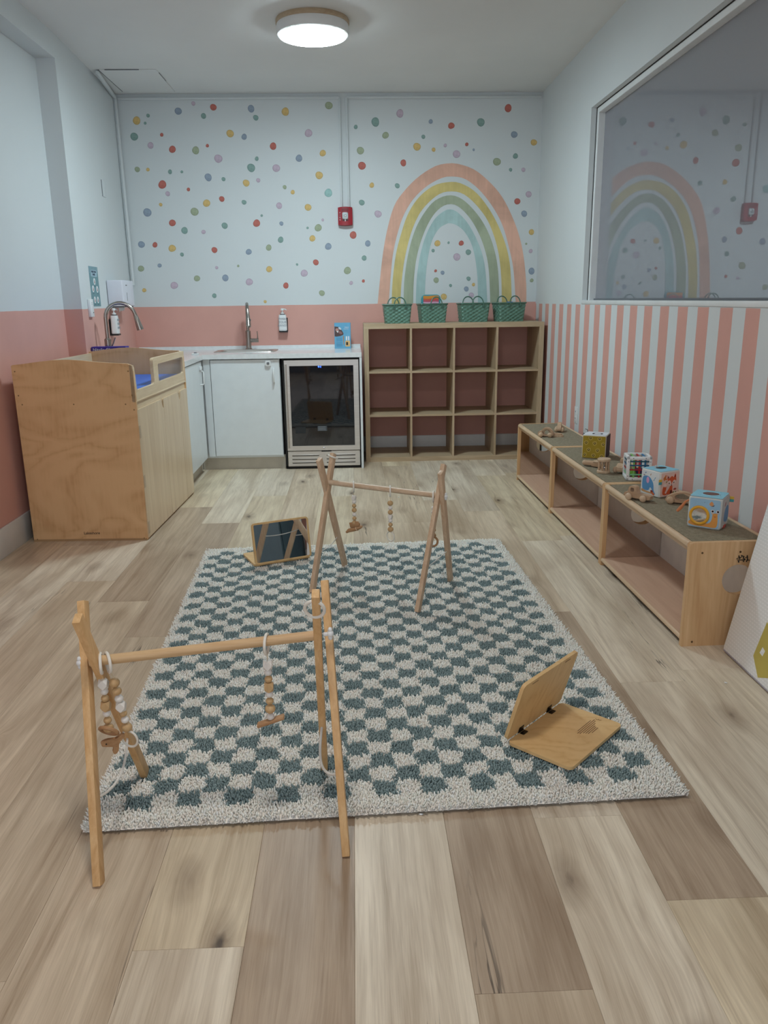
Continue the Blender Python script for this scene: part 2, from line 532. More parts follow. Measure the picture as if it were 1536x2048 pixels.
# floor planks
def plank_mat():
    t = NT('oak_plank_laminate')
    oi = t.n('ShaderNodeObjectInfo')
    r = oi.outputs['Random']
    off = t.n('ShaderNodeCombineXYZ', inp={0: t.math('MULTIPLY', r, 31.0), 1: t.math('MULTIPLY', r, 57.0), 2: t.math('MULTIPLY', r, 11.0)})
    add = t.n('ShaderNodeVectorMath', operation='ADD')
    t.l(t.coord(), add.inputs[0]); t.l(off.outputs[0], add.inputs[1])
    P = add.outputs[0]
    # knots bend the grain around them
    kv = t.map(P, (5.2, 2.3, 1.0))
    vor = t.n('ShaderNodeTexVoronoi', feature='F1')
    t.l(kv, vor.inputs['Vector']); vor.inputs['Scale'].default_value = 1.0
    vor.inputs['Randomness'].default_value = 1.0
    kd = vor.outputs['Distance']
    bend = t.n('ShaderNodeCombineXYZ', inp={0: t.math('MULTIPLY', t.math('POWER', 2.718, t.math('MULTIPLY', kd, -7.0)), 0.05), 1: 0.0, 2: 0.0})
    add2 = t.n('ShaderNodeVectorMath', operation='ADD')
    t.l(P, add2.inputs[0]); t.l(bend.outputs[0], add2.inputs[1])
    Q = add2.outputs[0]
    g1 = t.noise(t.map(Q, (16, 0.9, 1)), 1.0, 4, 0.55, 1.2)
    g2 = t.noise(t.map(Q, (80, 2.2, 1)), 1.0, 4, 0.65, 0.5)
    g3 = t.noise(t.map(Q, (300, 9, 1)), 1.0, 2, 0.6)
    blotch = t.noise(t.map(P, (5.0, 1.6, 1)), 1.0, 3, 0.5, 0.5)
    base = oi.outputs['Color']
    dark = t.mix(1.0, base, (0.50, 0.40, 0.32), 'MULTIPLY')
    lite = t.mix(1.0, base, (1.2, 1.2, 1.22), 'MULTIPLY')
    f = t.math('ADD', t.math('MULTIPLY', g1, 0.5), t.math('ADD', t.math('MULTIPLY', g2, 0.3), t.math('MULTIPLY', g3, 0.2)))
    c = t.mix(t.ramp(f, [(0.32, 1.0), (0.46, 0.45), (0.6, 0.0)]), lite, t.mix(0.7, base, dark))
    c = t.mix(t.math('MULTIPLY', t.ramp(blotch, [(0.42, 0.0), (0.72, 1.0)]), 0.5), c, dark)
    # knots: small dark-brown eyes with a halo
    ksel = t.math('LESS_THAN', t.n('ShaderNodeSeparateColor', inp={0: vor.outputs['Color']}).outputs[0], 0.8)
    kn = t.noise(t.map(P, (30, 12, 1)), 1.0, 3)
    kr = t.math('ADD', kd, t.math('MULTIPLY', t.math('SUBTRACT', kn, 0.5), 0.16))
    halo = t.math('MULTIPLY', t.ramp(kr, [(0.03, 1.0), (0.27, 0.0)]), ksel)
    c = t.mix(t.math('MULTIPLY', halo, 0.6), c, s2l((118, 88, 62)))
    eye = t.math('MULTIPLY', t.ramp(kr, [(0.02, 1.0), (0.085, 0.0)]), ksel)
    c = t.mix(t.math('MULTIPLY', eye, 0.8), c, s2l((62, 46, 36)))
    # fine cracks along the grain
    cr = t.noise(t.map(Q, (20, 1.0, 1)), 1.0, 3, 0.6, 0.6)
    line = t.ramp(t.math('ABSOLUTE', t.math('SUBTRACT', cr, 0.5)), [(0.003, 1.0), (0.016, 0.0)])
    gate = t.ramp(t.noise(t.map(P, (7.0, 1.3, 1)), 1.0, 1), [(0.65, 0.0), (0.71, 1.0)])
    crack = t.math('MULTIPLY', line, gate)
    c = t.mix(t.math('MULTIPLY', crack, 0.75), c, s2l((58, 44, 35)))
    t.l(c, t.b.inputs['Base Color'])
    t.b.inputs['Roughness'].default_value = 0.42
    t.b.inputs['Specular IOR Level'].default_value = 0.4
    t.bump(t.math('ADD', g3, t.math('MULTIPLY', crack, -2.0)), 0.12, 0.0008)
    return t.m
m_plank = plank_mat()
PX0, PW, PLEN = -0.0273, 0.2332, 1.69
floor = struct('floor', box(-2.05, 1.72, YF - 0.1, YB + 0.1, -0.06, -0.0085), flat('subfloor', (60, 50, 42), 0.9))
JOINT = {-2: 1.382, 1: 1.24, 3: 1.465, 4: 2.496, 5: 2.58, -5: 3.41, -4: 3.007, -3: 1.99, 2: 0.08, 0: 0.62, -1: 0.25}
LIGHT, YEL, BRN, MID, GREY = (220, 205, 180), (216, 198, 166), (186, 164, 138), (204, 184, 156), (212, 197, 174)
TONE = {(-1, 0): BRN, (0, 0): LIGHT, (1, 0): BRN, (1, -1): MID, (2, 0): LIGHT, (3, 0): BRN, (3, -1): YEL, (4, -1): LIGHT,
        (4, 0): LIGHT, (5, 0): GREY, (5, -1): LIGHT, (-2, 0): YEL, (-2, -1): LIGHT, (-3, -1): MID, (-3, 0): MID, (-4, 0): BRN, (-4, -1): MID, (-5, 0): BRN, (-5, -1): MID,
        (-3, 1): YEL, (-4, 1): LIGHT, (-5, 1): YEL, (3, 1): MID, (2, 1): GREY, (0, 1): GREY, (-1, 1): MID}
plank_meshes = {}
prng = random.Random(21)
for row in range(-9, 8):
    x0, x1 = PX0 + row * PW, PX0 + (row + 1) * PW
    x0, x1 = max(x0, XL - 0.02), min(x1, XR + 0.02)
    if x1 - x0 < 0.02:
        continue
    j0 = JOINT.get(row, prng.uniform(0, PLEN))
    k0 = -4
    for k in range(k0, 6):
        y0, y1 = j0 + k * PLEN, j0 + (k + 1) * PLEN
        y0, y1 = max(y0, YF), min(y1, YB)
        if y1 - y0 < 0.03:
            continue
        w, L = round(x1 - x0, 4), round(y1 - y0, 4)
        key = (w, L)
        if key not in plank_meshes:
            e, c = 0.0002, 0.0007
            V = [(e, e, -0.008), (w - e, e, -0.008), (w - e, L - e, -0.008), (e, L - e, -0.008),
                 (e, e, -c), (w - e, e, -c), (w - e, L - e, -c), (e, L - e, -c),
                 (e + c, e + c, 0), (w - e - c, e + c, 0), (w - e - c, L - e - c, 0), (e + c, L - e - c, 0)]
            F = [(0, 1, 5, 4), (1, 2, 6, 5), (2, 3, 7, 6), (3, 0, 4, 7), (4, 5, 9, 8), (5, 6, 10, 9), (6, 7, 11, 10), (7, 4, 8, 11), (8, 9, 10, 11)]
            me = bpy.data.meshes.new('plank')
            me.from_pydata(V, [], F); me.materials.append(m_plank); me.update()
            plank_meshes[key] = me
        o = link('plank', plank_meshes[key], floor, (x0, y0, 0))
        tone = TONE.get((row, k)) or prng.choice((LIGHT, YEL, BRN, MID, GREY, MID))
        jit = prng.uniform(0.95, 1.05)
        o.color = tuple(v * jit for v in s2l(tone)) + (1,)

# walls
wall_back = struct('wall_back', box(-2.05, 1.72, YB, YB + 0.12, 0, ZC + 0.1), m_wall)
wl = join(box(-2.05, XL, YF, 5.46, 0, 2.76),
          box(-2.05, -1.79, YF, 5.46, 2.76, ZC + 0.1),
          prism([(-2.05, 5.46), (-1.79, 5.46), (-1.86, YB), (-2.05, YB)], ZC + 0.1, (0, 0, 0), (1, 0, 0), (0, 1, 0)))
wall_left = struct('wall_left', wl, m_wall)
WY0, WY1, WZ0, WZ1 = 1.25, 5.555, 1.285, 2.487
wr = join(box(XR, XR + 0.16, YF, YB, 0, WZ0), box(XR, XR + 0.16, YF, YB, WZ1, ZC + 0.1),
          box(XR, XR + 0.16, WY1, YB, WZ0, WZ1), box(XR, XR + 0.16, YF, WY0, WZ0, WZ1))
wall_right = struct('wall_right', wr, m_stripe)
FX0, FX1, FZ0, FZ1 = -1.55, 1.05, 0.85, 2.35     # opening for the added window in the unseen wall behind the camera
wf = join(box(-2.05, 1.72, YF - 0.12, YF, 0, FZ0), box(-2.05, 1.72, YF - 0.12, YF, FZ1, ZC + 0.1),
          box(-2.05, FX0, YF - 0.12, YF, FZ0, FZ1), box(FX1, 1.72, YF - 0.12, YF, FZ0, FZ1))
struct('wall_front', wf, flat('wall_front_paint', (150, 160, 162), 0.7))
ceiling = struct('ceiling', box(-2.05, 1.72, YF - 0.12, YB + 0.12, ZC, ZC + 0.12), m_ceil)
struct('baseboard_left', box(XL, XL + 0.014, YF, 5.46, 0, 0.158, 0.004, 2), m_trim, ang=35)
struct('baseboard_back', box(0.06, XR, YB - 0.014, YB, 0, 0.136, 0.004, 2), m_trim, ang=35)
struct('baseboard_right', box(XR - 0.013, XR, YF, YB - 0.014, 0, 0.136, 0.004, 2), m_trim, ang=35)

# interior window in the right wall (glass mirrors the room)
def pane_mat():
    t = NT('dim_reflective_glass')
    d = t.n('ShaderNodeBsdfDiffuse', inp={0: s2l((130, 130, 137)) + (1,)})
    g = t.n('ShaderNodeBsdfGlossy', inp={0: (0.95, 0.97, 1.0, 1), 1: 0.012})
    n = t.noise(t.coord(), 3.0, 2)
    mx = t.n('ShaderNodeMixShader', inp={0: t.math('ADD', 0.26, t.math('MULTIPLY', n, 0.04)), 1: d.outputs[0], 2: g.outputs[0]})
    t.l(mx.outputs[0], t.out.inputs[0])
    return t.m
win = link('window_1', None)
win['kind'] = 'structure'
win['label'] = 'wide interior window in striped wall reflecting the rainbow'
gx = 1.645
part('pane', box(gx, gx + 0.006, WY0 + 0.03, WY1 - 0.03, WZ0 + 0.0, WZ1 - 0.03), pane_mat(), win, ang=0, label='grey glass mirroring the painted wall')
for a in ((1.602, gx + 0.03, WY1 - 0.036, WY1 - 0.002, WZ0, WZ1 - 0.002), (1.602, gx + 0.03, WY0 + 0.002, WY0 + 0.036, WZ0, WZ1 - 0.002),
          (1.602, gx + 0.03, WY0 + 0.036, WY1 - 0.036, WZ1 - 0.036, WZ1 - 0.002), (1.632, gx + 0.03, WY0 + 0.036, WY1 - 0.036, WZ0 + 0.0, WZ0 + 0.012)):
    part('window_frame', box(*a, 0.002, 1), m_trim if a[5] > 1.4 else flat('dark_glazing_channel', (96, 98, 104), 0.5), win)
part('window_sill', box(XR - 0.004, 1.632, WY0, WY1, WZ0 - 0.024, WZ0 + 0.001, 0.003, 2), m_trim, win)
part('gap_seal', join(box(1.598, 1.602, WY1 - 0.0045, WY1 - 0.001, WZ0, WZ1), box(1.598, 1.602, WY0, WY1, WZ1 - 0.0045, WZ1 - 0.001)), m_black, win, ang=0)

# unseen window added behind the camera to supply light: frame with mullion
w2 = link('added_window_2', None)
w2['kind'] = 'structure'
for a in ((FX0, FX0 + 0.05, FZ0, FZ1), (FX1 - 0.05, FX1, FZ0, FZ1), (FX0, FX1, FZ0, FZ0 + 0.05), (FX0, FX1, FZ1 - 0.05, FZ1), (-0.275, -0.225, FZ0, FZ1)):
    part('window_frame', box(a[0], a[1], YF - 0.09, YF - 0.03, a[2], a[3], 0.004, 1), m_trim, w2)

# painted decoration on the back wall: spots and rainbow
def paint(name, rgb):
    t = NT(name)
    co = t.coord()
    c = s2l(rgb)
    g = t.n('ShaderNodeAttribute', attribute_name='rim')
    n = t.noise(co, 26.0, 4, 0.6, 0.8)
    inner = t.mix(t.ramp(n, [(0.3, 0.0), (0.7, 1.0)]), tuple(min(1, v * 1.22) for v in c), tuple(v * 0.88 for v in c))
    cc = t.mix(t.math('MULTIPLY', t.math('POWER', g.outputs['Fac'], 2.5), 0.55), inner, tuple(v * 0.6 for v in c))
    t.l(cc, t.b.inputs['Base Color'])
    t.b.inputs['Roughness'].default_value = 0.7
    t.b.inputs['Specular IOR Level'].default_value = 0.2
    return t.m
DOTCOL = {'R': (196, 108, 96), 'Y': (216, 180, 110), 'G': (162, 172, 142), 'T': (134, 164, 156), 'B': (146, 160, 178), 'M': (196, 176, 192), 'A': (152, 192, 188)}
dotm = {k: paint('spot_paint_' + n, DOTCOL[k]) for k, n in zip('RYGTBMA', ('terracotta', 'mustard', 'sage', 'teal', 'slate_blue', 'mauve', 'aqua'))}
for tok in DOTS.split():
    x, z, r, k = tok.split(',')
    x, z, r = float(x), float(z), float(r)
    n = 18
    ph, a2, a3 = rnd.uniform(0, 6), rnd.uniform(0.02, 0.07), rnd.uniform(0.01, 0.04)
    V, F = [(0, -0.0008, 0)], []
    for q in (0.62, 1.0):
        for i in range(n):
            t = 2 * PI * i / n
            rr = r * q * (1 + a2 * math.cos(2 * t + ph) + a3 * math.cos(3 * t - ph))
            V.append((rr * math.cos(t), -0.0008, rr * math.sin(t)))
    for i in range(n):
        t = 2 * PI * i / n
        rr = r * (1 + a2 * math.cos(2 * t + ph) + a3 * math.cos(3 * t - ph))
        V.append((rr * math.cos(t), 0.0, rr * math.sin(t)))
    for i in range(n):
        j = (i + 1) % n
        F += [(0, 1 + i, 1 + j), (1 + i, 1 + n + i, 1 + n + j, 1 + j), (1 + n + i, 1 + 2 * n + i, 1 + 2 * n + j, 1 + n + j)]
    me = bpy.data.meshes.new('painted_spot')
    me.from_pydata(V, [], F)
    me.materials.append(dotm[k])
    at = me.attributes.new('rim', 'FLOAT', 'POINT')
    at.data.foreach_set('value', [0.0] + [0.25] * n + [1.0] * (2 * n))
    me.update()
    link('painted_spot', me, wall_back, (x, YB - 0.0002, z))

def brush(name, rgb):
    t = NT(name)
    co = t.coord()
    c = s2l(rgb)
    n = t.noise(co, 3.2, 4, 0.55, 1.0)
    n2 = t.noise(t.map(co, (40, 40, 3)), 1.0, 2)
    f = t.math('ADD', t.math('MULTIPLY', n, 0.75), t.math('MULTIPLY', n2, 0.25))
    t.l(t.ramp(f, [(0.35, tuple(v * 0.86 for v in c)), (0.5, c), (0.62, tuple(min(1, v * 1.13) for v in c))]), t.b.inputs['Base Color'])
    t.b.inputs['Roughness'].default_value = 0.7
    t.b.inputs['Specular IOR Level'].default_value = 0.2
    return t.m
RBC = {'coral': (230, 176, 152), 'yellow': (214, 192, 118), 'green': (168, 178, 150), 'teal': (172, 202, 200)}
for k, (o_, i_) in RAINBOW.items():
    def clip(L):
        L = [list(p) for p in L]
        L[0][1] = L[-1][1] = PINK_TOP - 0.001
        return cat(L, False, 5)
    N = 60
    def resample(L):
        L = [Vector(p) for p in L]
        d = [0.0]
        for a, b in zip(L, L[1:]):
            d.append(d[-1] + (b - a).length)
        out, j = [], 0
        for i in range(N + 1):
            t = d[-1] * i / N
            while j < len(L) - 2 and d[j + 1] < t:
                j += 1
            f = (t - d[j]) / max(1e-9, d[j + 1] - d[j])
            out.append(L[j].lerp(L[j + 1], min(1, max(0, f))))
        return out
    A, B = resample(clip(o_)), resample(clip(i_))
    V = [(p.x, -0.0009, p.y) for p in A] + [(p.x, -0.0009, p.y) for p in B] + [(p.x, 0, p.y) for p in A] + [(p.x, 0, p.y) for p in B]
    M_ = N + 1
    F = []
    for i in range(N):
        F += [(i, i + 1, M_ + i + 1, M_ + i), (i, 2 * M_ + i, 2 * M_ + i + 1, i + 1), (M_ + i, M_ + i + 1, 3 * M_ + i + 1, 3 * M_ + i)]
    part('rainbow_band', (V, F), brush('rainbow_paint_' + k, RBC[k]), wall_back, (0, YB - 0.0002, 0), label=k + ' arch of the painted rainbow', ang=0)
# ------------------------------------------------------------------ shared materials
m_birch = ply('birch_ply_face', (226, 180, 128), (206, 156, 104), 0.36, (0.55, 0.55, 1.25))
m_birch2 = wood('birch_door_lit', (230, 204, 168), (212, 182, 144), 'z', 0.3, 0.7)  # colour lightened to carry the lamplight falling on the doors
m_birch_edge = wood('birch_edge', (232, 208, 172), (212, 182, 142), 'y', 0.4, 1.0)
m_screw = flat('brass_screw', (150, 118, 78), 0.35, 0.8)
m_lam = flat('white_laminate', (224, 230, 232), 0.28, var=0.02, spec=0.5)
m_quartz = flat('white_worktop', (228, 230, 230), 0.16, var=0.05, vscale=30, spec=0.5)
m_toe = flat('beige_toe_kick', (196, 188, 172), 0.5)
m_plastic = flat('white_plastic', (230, 232, 232), 0.35, var=0.02)
m_greyplastic = flat('grey_plastic', (110, 112, 116), 0.4)
m_ink = flat('black_ink', (24, 22, 22), 0.6)
m_paleink = flat('pale_grey_ink', (150, 158, 166), 0.6)

def steel(name, rgb, rough, axis='x'):
    t = NT(name)
    sc = {'x': (2, 400, 400), 'z': (400, 400, 2), 'y': (400, 2, 400)}[axis]
    n = t.noise(t.map(t.coord(), sc), 1.0, 2)
    c = s2l(rgb)
    t.l(t.ramp(n, [(0.2, tuple(v * 0.85 for v in c)), (0.8, tuple(min(1, v * 1.1) for v in c))]), t.b.inputs['Base Color'])
    t.b.inputs['Metallic'].default_value = 1.0
    t.l(t.math('ADD', rough - 0.04, t.math('MULTIPLY', n, 0.1)), t.b.inputs['Roughness'])
    return t.m
m_steel = steel('brushed_steel', (214, 210, 204), 0.38)
m_nickel = steel('brushed_nickel', (168, 160, 152), 0.24, 'z')
m_chrome = flat('polished_chrome', (210, 210, 212), 0.1, 1.0, var=0.02)

# ------------------------------------------------------------------ changing table
ct = thing('changing_table', 'birch plywood changing table with low tray rails against left wall', 'changing table', (-1.853, 4.396, 0), math.radians(-2.1))
CW, CL, T = 0.655, 1.13, 0.019
prof = [(0, 0.004), (CW - 0.004, 0.004), (CW, 0.30), (CW + 0.002, 0.75), (CW, 0.955), (CW - 0.008, 0.985), (CW - 0.03, 0.994), (0.53, 0.999), (0.45, 1.006), (0.38, 1.014), (0.30, 1.019), (0.22, 1.017), (0.14, 1.009), (0.07, 1.0), (0.03, 0.996), (0.008, 0.994), (0, 0.988)]
def end_panel(x0):
    return [(max(x, x0), z) for x, z in prof]
near = part('end_panel', prism(end_panel(0), T, (0, T, 0), (1, 0, 0), (0, 0, 1)), m_birch, ct, label='broad plywood end panel with wavy top')
far = part('end_panel', prism(end_panel(0.022), T, (0, CL, 0), (1, 0, 0), (0, 0, 1)), m_birch, ct)
for x, z in ((0.034, 0.781), (0.315, 0.779), (0.598, 0.776), (0.005 + 0.012, 0.96), (0.629, 0.954), (0.02, 0.83), (0.638, 0.825), (0.642, 0.745), (0.02, 0.012), (0.63, 0.012)):
    part('screw', ball((x, 0, z), 0.0042, 1, 0.5, 1, 10, 6), m_screw, near)
text('maker_mark', 'Lakeshore', 0.022, m_ink, near, (0.335, -0.0008, 0.046), (PI / 2, 0, 0), label='small black brand lettering')
part('plinth', box(0.0, CW - 0.008, -0.001, CL - 0.003, 0.0, 0.012), wood('plinth_wood', (190, 150, 104), (160, 124, 84), 'x'), ct, ang=0)
part('back_panel', box(0.022, 0.038, T, CL - T, 0.012, 0.985), m_birch_edge, ct, ang=0)
part('tray_floor', box(0.038, CW - 0.02, T, CL - T, 0.775, 0.79), m_birch2, ct, ang=0)
part('cabinet_back_fill', box(0.038, CW - 0.03, T, CL - T, 0.012, 0.05), m_birch2, ct, ang=0)
# front tray rail with the U opening and the little clear window (drawn in y,z)
def arc(cx, cy, r, a0, a1, n=6):
    return [(cx + r * math.cos(math.radians(a0 + (a1 - a0) * i / n)), cy + r * math.sin(math.radians(a0 + (a1 - a0) * i / n))) for i in range(n + 1)]
out = [(0.0, 0.79), (CL, 0.79), (CL, 0.985)] + [(CL - 0.005, 0.99)]
out += [(0.43, 0.995)] + arc(0.415, 0.97, 0.025, 90, 180)[1:] + arc(0.368, 0.868, 0.022, 0, -90) + arc(0.062, 0.868, 0.022, 270, 180) + [(0.034, 0.93), (0.026, 0.968), (0.012, 0.985), (0.0, 0.985)]
hole = rrect(0.60, 0.105, 0.012, 4, 0.785, 0.902)
rail = part('tray_rail', prism(out, T, (CW - T, 0, 0), (0, 1, 0), (0, 0, 1), (1, 0, 0), [hole]), m_birch_edge, ct, label='pale front rail with cut-out and clear window')
t = NT('clear_acrylic')
t.b.inputs['Base Color'].default_value = (0.9, 0.93, 0.96, 1)
t.b.inputs['Roughness'].default_value = 0.06
t.b.inputs['Transmission Weight'].default_value = 1.0
t.b.inputs['IOR'].default_value = 1.1
MATS['clear_acrylic'] = t.m
part('clear_window', prism(rrect(0.61, 0.115, 0.012, 4, 0.785, 0.902), 0.003, (CW - 0.012, 0, 0), (0, 1, 0), (0, 0, 1), (1, 0, 0)), t.m, rail)
part('fascia', box(CW - 0.026, CW - 0.006, T, CL - T, 0.73, 0.792), m_birch_edge, ct, ang=0)
part('fascia_lip', box(CW - 0.02, CW + 0.002, 0.0, CL, 0.782, 0.794, 0.004, 2), m_birch_edge, ct)
# three doors with finger notches
for i, (a, b, nt) in enumerate(((0.004, 0.530, True), (0.533, 0.930, True), (0.933, CL - 0.002, False))):
    z0, z1 = 0.014, 0.742
    if nt:
        o_ = [(a, z0), (b, z0), (b, z1 - 0.055)] + [(b - 0.012, z1 - 0.052), (b - 0.026, z1 - 0.04), (b - 0.033, z1 - 0.02), (b - 0.036, z1 - 0.006), (b - 0.042, z1)] + [(a + 0.006, z1), (a, z1 - 0.006)]
    else:
        o_ = [(a, z0), (b, z0), (b, z1), (a + 0.03, z1), (a + 0.02, z1 - 0.004), (a + 0.012, z1 - 0.03), (a + 0.004, z1 - 0.05), (a, z1 - 0.055)]
    d = part('door', prism(o_, 0.018, (CW - 0.016, 0, 0), (0, 1, 0), (0, 0, 1), (1, 0, 0)), m_birch2, ct)
    if i == 0:
        for hz in (0.62, 0.34, 0.07):
            part('hinge', box(CW + 0.0018, CW + 0.004, a + 0.002, a + 0.03, hz - 0.035, hz + 0.035, 0.001, 1), flat('hinge_tan', (196, 170, 138), 0.35), d)
part('door_shadow_gap', box(CW - 0.03, CW - 0.018, T, CL - T, 0.014, 0.74), m_black, ct, ang=0)

pad = thing('changing_pad', 'bright blue vinyl pad lying inside the changing table tray', 'pad', (-1.853, 4.396, 0.79), math.radians(-2.1))
part('cushion', box(0.045, CW - 0.024, 0.026, CL - 0.026, 0, 0.052, 0.016, 3), flat('blue_vinyl', (36, 104, 214), 0.38, var=0.05), pad)
part('seam', tube([(0.047, 0.028, 0.026), (CW - 0.026, 0.028, 0.026), (CW - 0.026, CL - 0.028, 0.026), (0.047, CL - 0.028, 0.026)], 0.0025, 6, True), flat('blue_piping', (22, 74, 170), 0.4), pad)

# ------------------------------------------------------------------ kitchen: worktop and base cabinets
ZT = 0.915
wt = thing('worktop', 'white L-shaped worktop with low upstand along back wall', 'worktop', (0, 0, 0))
yb = YB - 0.002
outl = [(xw(5.56) + 0.004, 5.56), (-1.168, 5.56), (-1.168, 6.245), (0.054, 6.245), (0.054, yb), (xw(yb) + 0.004, yb)]
sink_hole = rrect(0.44, 0.27, 0.05, 6, -0.885, 6.66)
part('slab', prism(outl, 0.036, (0, 0, ZT - 0.036), (1, 0, 0), (0, 1, 0), (0, 0, 1), [sink_hole]), m_quartz, wt, ang=20)
part('upstand', box(xw(YB) + 0.02, 0.052, YB - 0.014, YB - 0.001, ZT, ZT + 0.026, 0.002, 1), m_quartz, wt)
part('caulk_bead', box(xw(YB) + 0.02, 0.05, YB - 0.02, YB - 0.013, ZT, ZT + 0.005), m_plastic, wt, ang=0)

def bar_handle(x0, y0, z0, z1, nrm, parent):
    nx, ny = nrm
    o = 0.026
    pts = [(x0, y0, z0), (x0 + nx * o * 0.8, y0 + ny * o * 0.8, z0), (x0 + nx * o, y0 + ny * o, z0 + 0.008), (x0 + nx * o, y0 + ny * o, z1 - 0.008), (x0 + nx * o * 0.8, y0 + ny * o * 0.8, z1), (x0, y0, z1)]
    part('handle', tube(pts, 0.0058, 8), m_plastic, parent, label='white bow handle')

# cabinet under the left run (door faces right)
lc = thing('base_cabinet', 'white base cabinet behind the changing table facing right', 'cabinet', (0, 0, 0))
part('body', box(xw(5.6) + 0.03, -1.197, 5.58, 6.22, 0.10, ZT - 0.037), m_lam, lc, ang=0)
part('toe_kick', box(-1.62, -1.24, 5.58, 6.33, 0.0, 0.10), m_toe, lc, ang=0)
d = part('door', box(-1.196, -1.178, 5.60, 6.205, 0.115, ZT - 0.045, 0.0015, 1), m_lam, lc)
bar_handle(-1.178, 6.13, 0.70, 0.80, (1, 0), d)
part('child_latch', box(-1.178, -1.160, 6.11, 6.15, 0.808, 0.838, 0.005, 2), m_plastic, d)
# sink cabinet
sc_ = thing('base_cabinet', 'white sink cabinet with single door left of the glass-door fridge', 'cabinet', (0, 0, 0))
part('body', join(box(-1.196, -1.18, 6.284, 6.94, 0.10, ZT - 0.037), box(-0.602, -0.586, 6.284, 6.94, 0.10, ZT - 0.037), box(-1.18, -0.602, 6.284, 6.94, 0.10, 0.118), box(-1.18, -0.602, 6.92, 6.94, 0.118, ZT - 0.037)), m_lam, sc_, ang=0)
part('filler_strip', box(-1.176, -1.125, 6.266, 6.284, 0.115, ZT - 0.038), m_lam, sc_, ang=0)
part('toe_kick', box(-1.235, -0.575, 6.315, 6.335, 0.0, 0.112), m_toe, sc_, ang=0)
d = part('door', box(-1.121, -0.588, 6.262, 6.28, 0.118, ZT - 0.043, 0.0015, 1), m_lam, sc_)
bar_handle(-0.632, 6.262, 0.695, 0.80, (0, -1), d)
latch = part('child_latch', prism(rrect(0.042, 0.042, 0.01, 4), 0.016, (-0.672, 6.262, 0.843), (1, 0, 0), (0, 0, 1), (0, -1, 0)), m_plastic, d)
part('latch_button', prism(rrect(0.02, 0.018, 0.004, 3), 0.003, (-0.672, 6.246, 0.843), (1, 0, 0), (0, 0, 1), (0, -1, 0)), m_greyplastic, d)
# child lock tab on the worktop corner
cl_ = thing('child_lock', 'small white child lock stuck on worktop corner', 'lock', (-1.235, 6.30, ZT))
part('base', box(-0.026, 0.026, -0.022, 0.022, 0, 0.01, 0.004, 2), m_plastic, cl_)
part('button', box(-0.01, 0.012, -0.01, 0.01, 0.01, 0.018, 0.003, 2), m_greyplastic, cl_)

# white end panel
tag(part('end_panel', box(0.036, 0.054, 6.247, 6.965, 0.0, ZT - 0.037), m_lam, ang=0), 'white upright end panel between fridge and cube shelf', 'panel')

# sink bowl
sk = thing('sink', 'small stainless steel inset sink in the white worktop', 'sink', (-0.885, 6.66, ZT))
rim = [[(x, y, z) for x, y in rrect(w, h, r, 6)] for w, h, r, z in ((0.50, 0.33, 0.06, 0.0005), (0.497, 0.327, 0.06, 0.004), (0.44, 0.27, 0.05, 0.003), (0.425, 0.255, 0.05, -0.006))]
part('rim', loft(rim, False), m_steel, sk)
bowl = [[(x, y, z) for x, y in rrect(w, h, r, 6)] for w, h, r, z in ((0.425, 0.255, 0.05, -0.006), (0.41, 0.24, 0.05, -0.12), (0.36, 0.19, 0.04, -0.15), (0.05, 0.05, 0.02, -0.155))]
bv, bf = loft(bowl, False)
bf.append(tuple(3 * 28 + k for k in range(28)))
part('bowl', (bv, bf), m_steel, sk)
part('drain', lathe([(0.03, -0.156), (0.03, -0.151), (0.02, -0.1515), (0.018, -0.156)], 20), m_chrome, sk)

def arch_path(base_z, h, reach, drop, d):
    """gooseneck: straight riser, half circle, then a straight drop; d = horizontal direction"""
    r = reach / 2
    pts = [(0, 0, base_z)]
    for i in range(1, 6):
        pts.append((0, 0, base_z + (h - r - base_z) * i / 5))
    for i in range(1, 13):
        a = PI - (PI * 0.92) * i / 12
        q = r + r * math.cos(a)
        pts.append((d[0] * q, d[1] * q, h - r + r * math.sin(a)))
    return pts
fa = thing('kitchen_faucet', 'brushed nickel gooseneck faucet behind the stainless sink', 'faucet', (-0.893, 6.87, ZT))
dv = Vector((0.16, -0.987, 0)).normalized()
part('base', lathe([(0.029, 0), (0.029, 0.006), (0.0225, 0.012), (0.0225, 0.15), (0.016, 0.158)], 24), m_nickel, fa)
pth = arch_path(0.15, 0.375, 0.17, 0, dv)
part('spout', tube(pth, 0.0125, 14), m_nickel, fa)
e = Vector(pth[-1])
dd = (Vector(pth[-1]) - Vector(pth[-2])).normalized()
part('spray_head', tube([e, e + dd * 0.03, e + dd * 0.034, e + dd * 0.10, e + dd * 0.125], [0.0135, 0.0145, 0.016, 0.021, 0.021], 16), m_nickel, fa)
part('spray_button', ball(tuple(e + dd * 0.07 + Vector((0.02, -0.006, 0))), 0.007, 0.5, 1, 1.5, 10, 6), m_greyplastic, fa)
part('handle', join(cyl((0.018, 0, 0.075), (0.085, 0, 0.075), 0.0165, 18), tube([(0.078, -0.002, 0.085), (0.079, -0.004, 0.11), (0.077, -0.006, 0.15)], [0.007, 0.0045, 0.004], 10)), m_nickel, fa)

